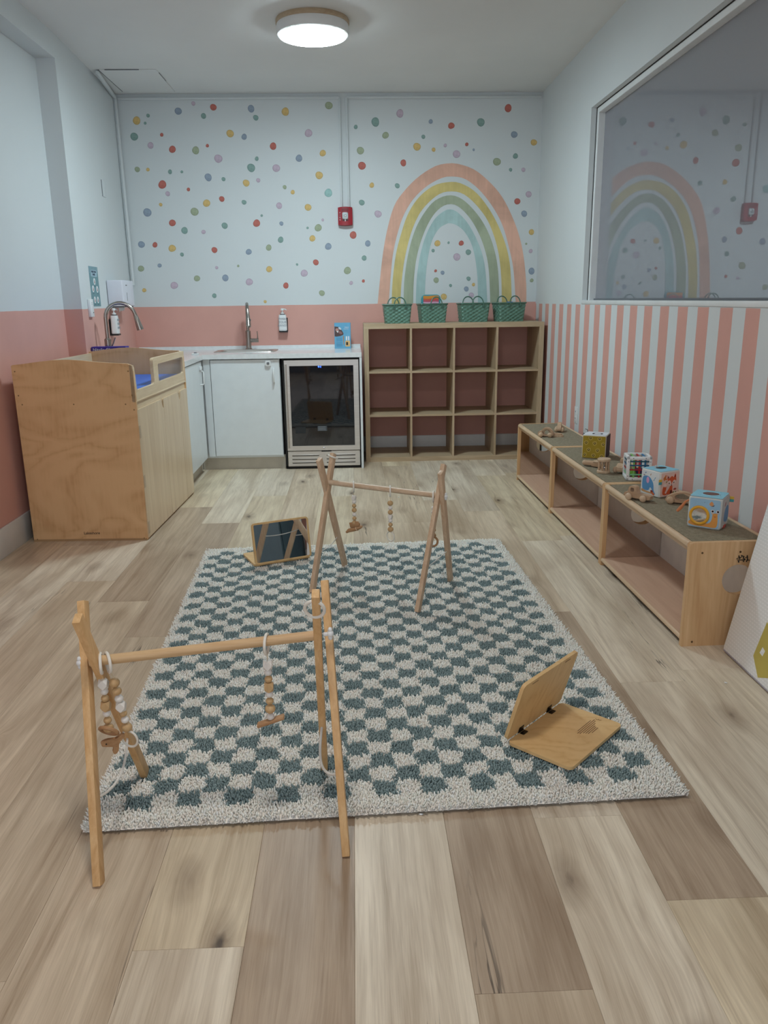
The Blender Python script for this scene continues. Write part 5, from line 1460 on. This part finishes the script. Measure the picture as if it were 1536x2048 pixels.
# ------------------------------------------------------------------ shag rug
RUG_C, RUG_A, RUG_W, RUG_L = (0.0255, 2.966), math.radians(2.4), 1.60, 2.345
rug = thing('shag_rug', 'cream and slate-green checkered shag rug on the plank floor', 'rug', (RUG_C[0], RUG_C[1], 0), RUG_A)
part('backing', box(-RUG_W / 2 + 0.012, RUG_W / 2 - 0.012, -RUG_L / 2 + 0.012, RUG_L / 2 - 0.012, 0.0005, 0.005), flat('rug_backing', (150, 142, 130), 0.95), rug, ang=0)
def build_pile():
    g = np.random.default_rng(5)
    step = 0.0058
    light = np.array(s2l((255, 247, 236))); drk = np.array(s2l((140, 160, 161)))
    def is_dark(u, v, fuzz):
        n = len(u)
        wu = 0.0045 * np.sin(v * 41 + 1.3 * np.sin(u * 23)) + 0.0025 * np.sin(v * 97 + u * 31)
        wv = 0.0045 * np.sin(u * 37 + 1.1 * np.sin(v * 29)) + 0.0025 * np.sin(u * 89 - v * 43)
        ci = np.floor((u + wu + g.normal(0, fuzz, n) + 0.742) / 0.0663 + 0.5)
        cj = np.floor((v + wv + g.normal(0, fuzz, n) + 1.075) / 0.0672 + 0.5)
        return (((ci + cj) % 2) == 1) & (ci >= 0) & (ci <= 22) & (cj >= 0) & (cj <= 32)
    # curly tufts
    nx, ny = int(RUG_W / step), int(RUG_L / step)
    U, Vv = np.meshgrid(np.linspace(-RUG_W / 2 + 0.006, RUG_W / 2 - 0.006, nx), np.linspace(-RUG_L / 2 + 0.006, RUG_L / 2 - 0.006, ny))
    u = U.ravel() + g.uniform(-.5, .5, nx * ny) * step
    v = Vv.ravel() + g.uniform(-.5, .5, nx * ny) * step
    n = len(u)
    dark = is_dark(u, v, 0.002)
    ex = np.clip((np.abs(u) - (RUG_W / 2 - 0.03)) / 0.03, 0, 1) * np.sign(u)
    ey = np.clip((np.abs(v) - (RUG_L / 2 - 0.03)) / 0.03, 0, 1) * np.sign(v)
    rim = np.maximum(np.abs(ex), np.abs(ey))
    base = 0.016 - 0.007 * rim ** 3                      # the ground weave the tufts stand on rolls down at the rim
    clump = 0.5 + 0.5 * np.sin(u * 260 + 3 * np.sin(v * 150)) * np.sin(v * 230 + 2 * np.sin(u * 170))
    h = g.uniform(0.008, 0.0145, n) * (0.75 + 0.5 * clump)
    ang = g.uniform(0, 2 * np.pi, n)
    ln = g.uniform(0.2, 1.0, n)
    dx = np.cos(ang) * ln * h * 0.6 + ex * 0.008
    dy = np.sin(ang) * ln * h * 0.6 + ey * 0.008
    r0 = g.uniform(0.0024, 0.0036, n)
    rot = g.uniform(0, 2 * np.pi, n)
    z0 = base - 0.003
    co = np.zeros((n, 7, 3), np.float32)
    for k in range(3):
        a = rot + k * 2 * np.pi / 3
        co[:, k] = np.stack([u + np.cos(a) * r0, v + np.sin(a) * r0, z0], -1)
        a2 = a + 0.6
        co[:, 3 + k] = np.stack([u + dx * 0.5 + np.cos(a2) * r0 * 1.1, v + dy * 0.5 + np.sin(a2) * r0 * 1.1, base + h * 0.6], -1)
    co[:, 6] = np.stack([u + dx, v + dy, base + h], -1)
    tri = []
    for k in range(3):
        k2 = (k + 1) % 3
        tri += [(k, k2, 3 + k2), (k, 3 + k2, 3 + k), (3 + k, 3 + k2, 6)]
    tri = np.array(tri)
    idx = (np.arange(n)[:, None, None] * 7 + tri[None]).reshape(-1)
    c = np.where(dark[:, None], drk, light) * g.uniform(0.92, 1.12, (n, 1))
    cc = np.ones((n, 7, 4), np.float32)
    cc[:, :, :3] = np.minimum(c, 0.97)[:, None, :]
    # ground weave
    gx_, gy_ = 200, 293
    GU, GV = np.meshgrid(np.linspace(-RUG_W / 2 + 0.004, RUG_W / 2 - 0.004, gx_), np.linspace(-RUG_L / 2 + 0.004, RUG_L / 2 - 0.004, gy_))
    gu, gv = GU.ravel(), GV.ravel()
    rm = np.maximum(np.clip((np.abs(gu) - (RUG_W / 2 - 0.03)) / 0.03, 0, 1), np.clip((np.abs(gv) - (RUG_L / 2 - 0.03)) / 0.03, 0, 1))
    gz = 0.016 - 0.013 * rm ** 4 + g.normal(0, 0.0006, len(gu))
    gd = is_dark(gu, gv, 0.001)
    gc = np.ones((len(gu), 4), np.float32)
    gc[:, :3] = np.minimum(np.where(gd[:, None], drk, light) * 0.92, 0.97)
    ii = np.arange(gx_ * gy_).reshape(gy_, gx_)
    q = np.stack([ii[:-1, :-1], ii[:-1, 1:], ii[1:, 1:], ii[:-1, :-1], ii[1:, 1:], ii[1:, :-1]], -1).reshape(-1) + n * 7
    verts = np.concatenate([co.reshape(-1, 3), np.stack([gu, gv, gz], -1).astype(np.float32)])
    idx = np.concatenate([idx, q]).astype(np.int32)
    cols = np.concatenate([cc.reshape(-1, 4), gc])
    nf = len(idx) // 3
    me = bpy.data.meshes.new('pile')
    me.vertices.add(len(verts))
    me.vertices.foreach_set('co', verts.reshape(-1))
    me.loops.add(nf * 3)
    me.loops.foreach_set('vertex_index', idx)
    me.polygons.add(nf)
    me.polygons.foreach_set('loop_start', np.arange(nf, dtype=np.int32) * 3)
    me.polygons.foreach_set('use_smooth', np.ones(nf, dtype=bool))
    at = me.color_attributes.new('yarn', 'FLOAT_COLOR', 'POINT')
    at.data.foreach_set('color', cols.reshape(-1))
    me.update(calc_edges=True)
    t = NT('shag_yarn')
    a = t.n('ShaderNodeAttribute', attribute_name='yarn')
    nz = t.noise(t.coord(), 500, 2)
    t.l(t.mix(t.math('MULTIPLY', nz, 0.05), a.outputs['Color'], (0.02, 0.02, 0.02)), t.b.inputs['Base Color'])
    t.b.inputs['Roughness'].default_value = 0.9
    t.b.inputs['Specular IOR Level'].default_value = 0.15
    me.materials.append(t.m)
    o = link('pile', me, rug)
    o['kind'] = 'stuff'
build_pile()
RZT = 0.026            # height of the trodden pile

# ------------------------------------------------------------------ wooden play gyms
m_pine = wood('pine_leg', (236, 192, 134), (210, 158, 98), 'z', 0.45, 1.5)
m_pine2 = wood('pine_leg_pale', (226, 194, 160), (202, 162, 126), 'z', 0.45, 1.5)
m_pinex = wood('pine_bar', (222, 186, 138), (198, 152, 102), 'x', 0.42, 1.4)
m_pinex2 = wood('pine_bar_pale', (226, 198, 168), (204, 168, 132), 'x', 0.4, 1.4)
m_ring = flat('cream_silicone', (232, 226, 214), 0.45)
m_cord = flat('white_cord', (222, 218, 210), 0.8, bump=0.3, bscale=600)
m_beadw = flat('bead_white', (236, 230, 222), 0.4)
m_beadn = wood('bead_natural', (214, 176, 124), (196, 154, 102), 'z', 0.45, 3.0)
m_string = flat('string_ecru', (216, 196, 160), 0.8)
m_char = wood('charm_wood', (196, 150, 104), (170, 122, 80), 'x', 0.5, 2.5)

def gym(label, legs, bar, leg_mat, bar_mat, side, sag):
    """legs: list of (foot, top) for L-front, L-back, R-front, R-back in world space; bar: two end points"""
    base = Vector(((legs[0][0][0] + legs[2][0][0]) / 2, (legs[0][0][1] + legs[1][0][1]) / 2, 0.0))
    gm = thing('play_gym', label, 'baby gym', tuple(base), 0, 'wooden baby play gyms')
    b0, b1 = Vector(bar[0]) - base, Vector(bar[1]) - base
    ax = (b1 - b0).normalized()
    for i, (ft, tp) in enumerate(legs):
        f, t_ = Vector(ft) - base, Vector(tp) - base
        o = part('leg', beam(f, t_, 0.019, 0.031, Vector(side), 0.0022), leg_mat, gm)
    part('crossbar', tube([b0 + ax * 0.008, b1 - ax * 0.008], 0.0125, 22), bar_mat, gm)
    for p, s in ((b0, -1), (b1, 1)):
        e = p + ax * s * 0.017
        part('wing_nut', join(cyl(p, e, 0.005, 10), ball(tuple(e), 0.009, 1, 1, 1, 12, 8), ball(tuple(e + Vector((0, 0, 0.010))), 0.006, 1, 1, 1.2, 10, 8), ball(tuple(e + Vector((0, 0, -0.010))), 0.006, 1, 1, 1.2, 10, 8)), m_plastic, gm)
    for (i, j, zc, sg) in ((0, 1, 0.20, sag[0]), (2, 3, 0.20, sag[1])):
        def pt_(k, q):
            f, t_ = Vector(legs[k][0]) - base, Vector(legs[k][1]) - base
            return f + (t_ - f) * q
        a, b = pt_(i, 0.29), pt_(j, 0.30)
        pts = []
        for q in range(13):
            s = q / 12
            p = a.lerp(b, s)
            p.z -= sg * 4 * s * (1 - s)
            p += ax * (sg * 0.5 * math.sin(PI * s)) * (1 if i == 0 else -1)
            pts.append(p)
        part('spreader_cord', tube(pts, 0.0034 if sg > 0.02 else 0.0024, 8), m_cord, gm)
        part('cord_knot', join(ball(tuple(a), 0.006, 1, 1, 1, 8, 6), ball(tuple(b + (b - a).normalized() * 0.012), 0.006, 1, 1, 1, 8, 6)), m_cord, gm)
    return gm

G1 = [((-0.624, 1.582, 0.0), (-0.686, 1.862, 0.600)), ((-0.618, 1.992, RZT), (-0.652, 1.722, 0.612)),
      ((-0.048, 1.655, 0.0), (-0.088, 1.880, 0.632)), ((-0.112, 1.998, RZT), (-0.104, 1.748, 0.648))]
B1 = ((-0.668, 1.792, 0.468), (-0.092, 1.800, 0.520))
gym('nearest wooden play gym with bead toys standing at rug edge', G1, B1, m_pine, m_pinex, (0, 1, 0.2), (0.035, 0.05))
G2 = [((-0.217, 3.392, RZT), (-0.110, 3.640, 0.620)), ((-0.072, 3.772, RZT), (-0.170, 3.500, 0.622)),
      ((0.242, 3.129, RZT), (0.378, 3.375, 0.612)), ((0.428, 3.511, RZT), (0.352, 3.265, 0.602))]
B2 = ((-0.142, 3.582, 0.498), (0.365, 3.320, 0.484))
gym('farther wooden play gym standing turned on the middle of rug', G2, B2, m_pine2, m_pinex2, (0.46, 0.88, 0.2), (0.012, 0.006))

def poly_bead(c, r):
    """faceted (cuboctahedral) bead"""
    bm = bmesh.new()
    bmesh.ops.create_cube(bm, size=2 * r)
    bmesh.ops.bevel(bm, geom=list(bm.verts), offset=r * 0.92, segments=1, affect='VERTICES')
    V, F = from_bm(bm)
    return [(c[0] + x * 0.92, c[1] + y * 0.92, c[2] + z * 1.05) for x, y, z in V], F

def hang(label, bar, f, ringtilt, beads, charm, R=0.0225, sw=(0, 0)):
    """bead toy on a ring slipped over the crossbar; f = fraction along the bar"""
    p = Vector(bar[0]).lerp(Vector(bar[1]), f)
    ax = (Vector(bar[1]) - Vector(bar[0])).normalized()
    az = math.atan2(ax.y, ax.x)
    T_ = thing('hanging_bead_toy', label, 'hanging toy', tuple(p + Vector((0, 0, 0.0))), az, 'bead toys hanging from the play gyms')
    zc = 0.0125 + 0.004 - R
    part('ring', torus((0, 0, zc), (1, ringtilt, 0), R, 0.0038, 36, 8), m_ring, T_)
    z = zc - R - 0.003
    L0 = 0.016
    part('cord', tube([(0, 0, z + 0.005), (sw[0] * 0.3, sw[1] * 0.3, z - L0), (sw[0], sw[1], z - L0 - sum(2 * b[1] for b in beads) * 0.93)], 0.0012, 6), m_string, T_)
    z -= L0
    tot = sum(2 * b[1] for b in beads)
    acc = 0
    for kind, r in beads:
        z -= r * 0.95
        q = 0.3 + 0.7 * acc / tot
        c = (sw[0] * q, sw[1] * q, z)
        if kind[0] == 's':
            part('bead', ball(c, r, 1, 1, 0.92, 18, 12), m_beadw if kind[1] == 'w' else m_beadn, T_)
        else:
            part('bead', poly_bead(c, r), m_beadw if kind[1] == 'w' else m_beadn, T_, ang=0)
        z -= r * 0.93
        acc += 2 * r
    c = Vector((sw[0], sw[1], z))
    if charm == 'white_ring':
        part('teether_ring', torus(tuple(c + Vector((0, 0, -0.021))), (0.35, 1, 0.05), 0.0225, 0.003, 36, 8), m_ring, T_)
    elif charm == 'bird':
        part('charm_ring', torus(tuple(c + Vector((0, 0, 0.004))), (0.3, 1, 0.9), 0.022, 0.005, 28, 8), m_char, T_)
        ol_ = cat([(-0.026, 0.006), (-0.012, 0.010), (0.010, 0.008), (0.026, 0.016), (0.030, 0.008), (0.016, -0.006), (0.012, -0.026), (0.004, -0.034), (-0.002, -0.028), (0.000, -0.014), (-0.016, -0.008), (-0.026, -0.004)], True, 4)
        bd = part('bird_charm', prism(ol_, 0.010, tuple(c + Vector((0.004, 0.004, -0.026))), (0.9, 0.43, 0), (0, 0, 1), (0.43, -0.9, 0)), m_char, T_)
        part('eye', ball(tuple(c + Vector((-0.006, -0.012, -0.026))), 0.0018, 1, 1, 1, 8, 6), m_ink, bd)
    elif charm == 'stick':
        part('charm_plate', beam(tuple(c + Vector((-0.034, 0.0, -0.014))), tuple(c + Vector((0.034, 0.0, 0.008))), 0.022, 0.008, (0, 0, 1), 0.002), m_char, T_)
    elif charm == 'plane':
        part('charm_body', tube([c + Vector((-0.042, -0.004, -0.040)), c + Vector((-0.03, -0.003, -0.030)), c + Vector((0.006, 0, -0.018)), c + Vector((0.032, 0.002, -0.006)), c + Vector((0.038, 0.002, -0.003))], [0.005, 0.009, 0.011, 0.008, 0.004], 10), m_char, T_)
        part('charm_wing', beam(tuple(c + Vector((-0.022, -0.006, -0.002))), tuple(c + Vector((0.026, -0.006, 0.010))), 0.006, 0.024, (0, 0, 1), 0.002), m_char, T_)
        part('charm_wing', beam(tuple(c + Vector((-0.022, 0.006, -0.012))), tuple(c + Vector((0.026, 0.006, 0.000))), 0.006, 0.024, (0, 0, 1), 0.002), m_char, T_)
        part('band', torus(tuple(c + Vector((0.012, 0, -0.016))), (1, 0, 0.4), 0.011, 0.0015, 18, 6), flat('band_cream', (232, 206, 176), 0.6), T_)
    elif charm == 'teether':
        pts = [tuple(c + Vector((0.02 * math.cos(a), 0.004 * math.sin(a), -0.024 + 0.02 * math.sin(a)))) for a in [math.radians(-150 + i * 20) for i in range(14)]]
        part('teether', join(tube(pts, 0.005, 8), ball(tuple(c + Vector((0.004, 0, 0.004))), 0.009, 1, 1, 1, 10, 8)), m_char, T_)
    return T_

b9, b11, b13 = 0.0100, 0.0118, 0.0132
hang('bead toy with little bird charm at left end of near gym bar', B1, 0.058, 0.25, (('pw', b11), ('sw', b9), ('sn', b9), ('pn', b11), ('sw', b9), ('sn', b9), ('sn', b13)), 'bird', 0.0245)
hang('bead toy with white ring beside the bird charm on near gym', B1, 0.088, 0.55, (('sn', b13), ('sn', b11), ('sw', b9 + 0.001), ('pw', b11), ('sn', b9), ('sw', b9), ('sn', b13)), 'white_ring', 0.0245, (0.028, 0.012))
hang('bead toy ending in a flat wooden plate right of near gym centre', B1, 0.758, -0.12, (('pw', b11), ('sw', b9), ('sn', b9), ('pn', b11), ('sw', b9), ('sn', b9), ('sn', b13), ('sw', b9)), 'stick', 0.0245)
hang('bead toy with wooden plane charm on left of far gym bar', B2, 0.245, 0.5, (('pw', b9), ('sw', b9), ('sn', b9), ('sn', b11), ('sw', b9), ('sn', b9), ('sn', b11)), 'plane', 0.0235)
hang('bead toy ending in white ring at middle of far gym bar', B2, 0.565, 0.5, (('sn', b13), ('sw', b9), ('sn', b11), ('pw', b9), ('sw', b9), ('sn', b9), ('sn', b13)), 'white_ring', 0.0235)
hang('bead toy with looped teether behind right leg of far gym', B2, 0.93, 0.3, (('sw', b9), ('sw', b9), ('sn', b9), ('sn', b11), ('sn', b9), ('sn', b11), ('sn', b9)), 'teether', 0.0235)

# loose rings hooked over gym leg tops
tr = thing('teething_ring', 'white ring hooked over right leg top of near gym', 'ring', (-0.108, 1.752, 0.606), 0)
part('ring', torus((0, 0, 0), (0.15, 0.95, 0.28), 0.0235, 0.0042, 40, 10), m_ring, tr)
tr2 = thing('teething_ring', 'white ring lying over left leg top of far gym', 'ring', (-0.112, 3.634, 0.606), 0)
part('ring', torus((0, 0, 0), (0.35, 0.1, 0.93), 0.0225, 0.0038, 40, 10), m_ring, tr2)

# ------------------------------------------------------------------ hinged mirror boards
m_board = ply('mirror_board_ply', (232, 190, 128), (218, 170, 108), 0.42, (1.2, 3.0, 1.2))
m_bedge = wood('board_edge', (214, 182, 142), (186, 148, 108), 'x', 0.5, 2.0)
def easel(label, h0, h1, b, ang, H, D):
    h0, h1, b = Vector(h0), Vector(h1), Vector(b)
    u = (h1 - h0).normalized()
    bh = (b - h0); bh = (bh - u * bh.dot(u)).normalized()
    W = (h1 - h0).length
    up_ = bh * math.cos(math.radians(ang)) + Vector((0, 0, 1)) * math.sin(math.radians(ang))
    nrm = u.cross(up_).normalized()
    if nrm.dot(bh) > 0:
        nrm = -nrm                          # points to the mirror side, away from the base board
    E_ = thing('mirror_board', label, 'mirror', tuple(h0), 0, 'hinged baby mirror boards on the rug')
    sh = lambda w, h, r: rrect(w, h, r, 6, w / 2, h / 2)
    o0 = Vector((0, 0, 0.0))
    bk = part('upright_board', prism(sh(W, H, 0.016), 0.011, o0, u, up_, nrm), m_board, E_, ang=30)
    part('mirror_sheet', prism(rrect(W - 0.02, H - 0.018, 0.006, 4, W / 2, H / 2), 0.0012, o0 + nrm * 0.0105, u, up_, nrm), mirror_mat('mirror_silver', (236, 236, 236), 0.01) if 'mirror_silver' not in MATS else MATS['mirror_silver'], bk, label='mirror face')
    zf = Vector((0, 0, 1))
    o1 = bh * 0.004 - zf * 0.010
    bs = part('base_board', prism(sh(W, D, 0.016), 0.010, o1, u, bh, zf), m_board, E_, ang=30)
    for f in (0.24, 0.76):
        c = u * (W * f)
        part('hinge', join(beam(c - u * 0.014 + bh * 0.003 + zf * 0.001, c + u * 0.014 + bh * 0.003 + zf * 0.001, 0.004, 0.004, (0, 0, 1)),
                           prism(rrect(0.026, 0.014, 0.002, 2, 0, 0.010), 0.0012, c + o1 + zf * 0.010, u, bh, zf),
                           prism(rrect(0.026, 0.014, 0.002, 2, 0, 0.012), 0.0012, c - nrm * 0.0012, u, up_, -nrm * -1 if False else nrm)), flat('hinge_bronze', (52, 44, 38), 0.35, 0.8), bs)
    for f in (0.2, 0.8):
        part('slot_mark', beam(u * (W * f - 0.016) + up_ * (H - 0.012) - nrm * 0.0004, u * (W * f + 0.016) + up_ * (H - 0.012) - nrm * 0.0004, 0.0012, 0.0014, (0, 0, 1)), flat('slot_brown', (140, 104, 70), 0.7), bk)
    return E_, bs, u, bh, o1, W
MATS['mirror_silver'] = mirror_mat('mirror_silver', (236, 236, 236), 0.01)
ER, bs, u, bh, o1, W = easel('folding wooden mirror board seen from behind on rug at right', (0.424, 2.078, RZT + 0.014), (0.643, 2.303, RZT + 0.014), (0.556, 1.915, RZT + 0.014), 74, 0.205, 0.212)
zf = Vector((0, 0, 1))
m_lbl = flat('burnt_print', (146, 108, 70), 0.7)
for i, (a, b_) in enumerate(((0.60, 0.86), (0.56, 0.90), (0.57, 0.88), (0.60, 0.84), (0.61, 0.80), (0.62, 0.78), (0.66, 0.78))):
    p0, p1 = u * (W * a) + bh * (0.132 + i * 0.0062) + zf * 0.0004, u * (W * b_) + bh * (0.132 + i * 0.0062) + zf * 0.0004
    part('text_line', beam(p0, p1, 0.0022, 0.0006, (0, 0, 1)), m_lbl, bs, ang=0)
R_ = Matrix((-u, -bh, zf)).transposed().to_euler()
ce = []
for off in (0.0, 0.009):
    ce.append(tube([u * (W * 0.93 + off * 0.2 + 0.0045 * math.cos(a)) + bh * (0.142 + off + 0.0045 * math.sin(a)) + zf * 0.0004 for a in [math.radians(90 + 30 * i) for i in range(7)]], 0.0007, 5))
part('ce_mark', join(*ce), m_lbl, bs, label='small CE mark')
easel('folding wooden mirror board with reflective face at far left of rug', (-0.521, 3.770, RZT + 0.012), (-0.248, 3.893, RZT + 0.012), (-0.600, 3.985, RZT + 0.012), 80, 0.208, 0.21)

# crumbs of white lint on the floor
for k, (x, y, lab) in enumerate(((0.148, 1.80, 'white crumb on floor just below the near rug edge'), (0.28, 5.25, 'white crumb on floor behind the far gym'), (1.27, 2.47, 'white crumb on floor beside the leaning mat'))):
    o = part('lint_crumb', ball((0, 0, 0.0022), 0.0045, 1.4, 0.8, 0.45, 8, 6), m_plastic, None, (x, y, 0), (0, 0, k * 1.1))
    tag(o, lab, 'crumb', 'white crumbs on the floor')
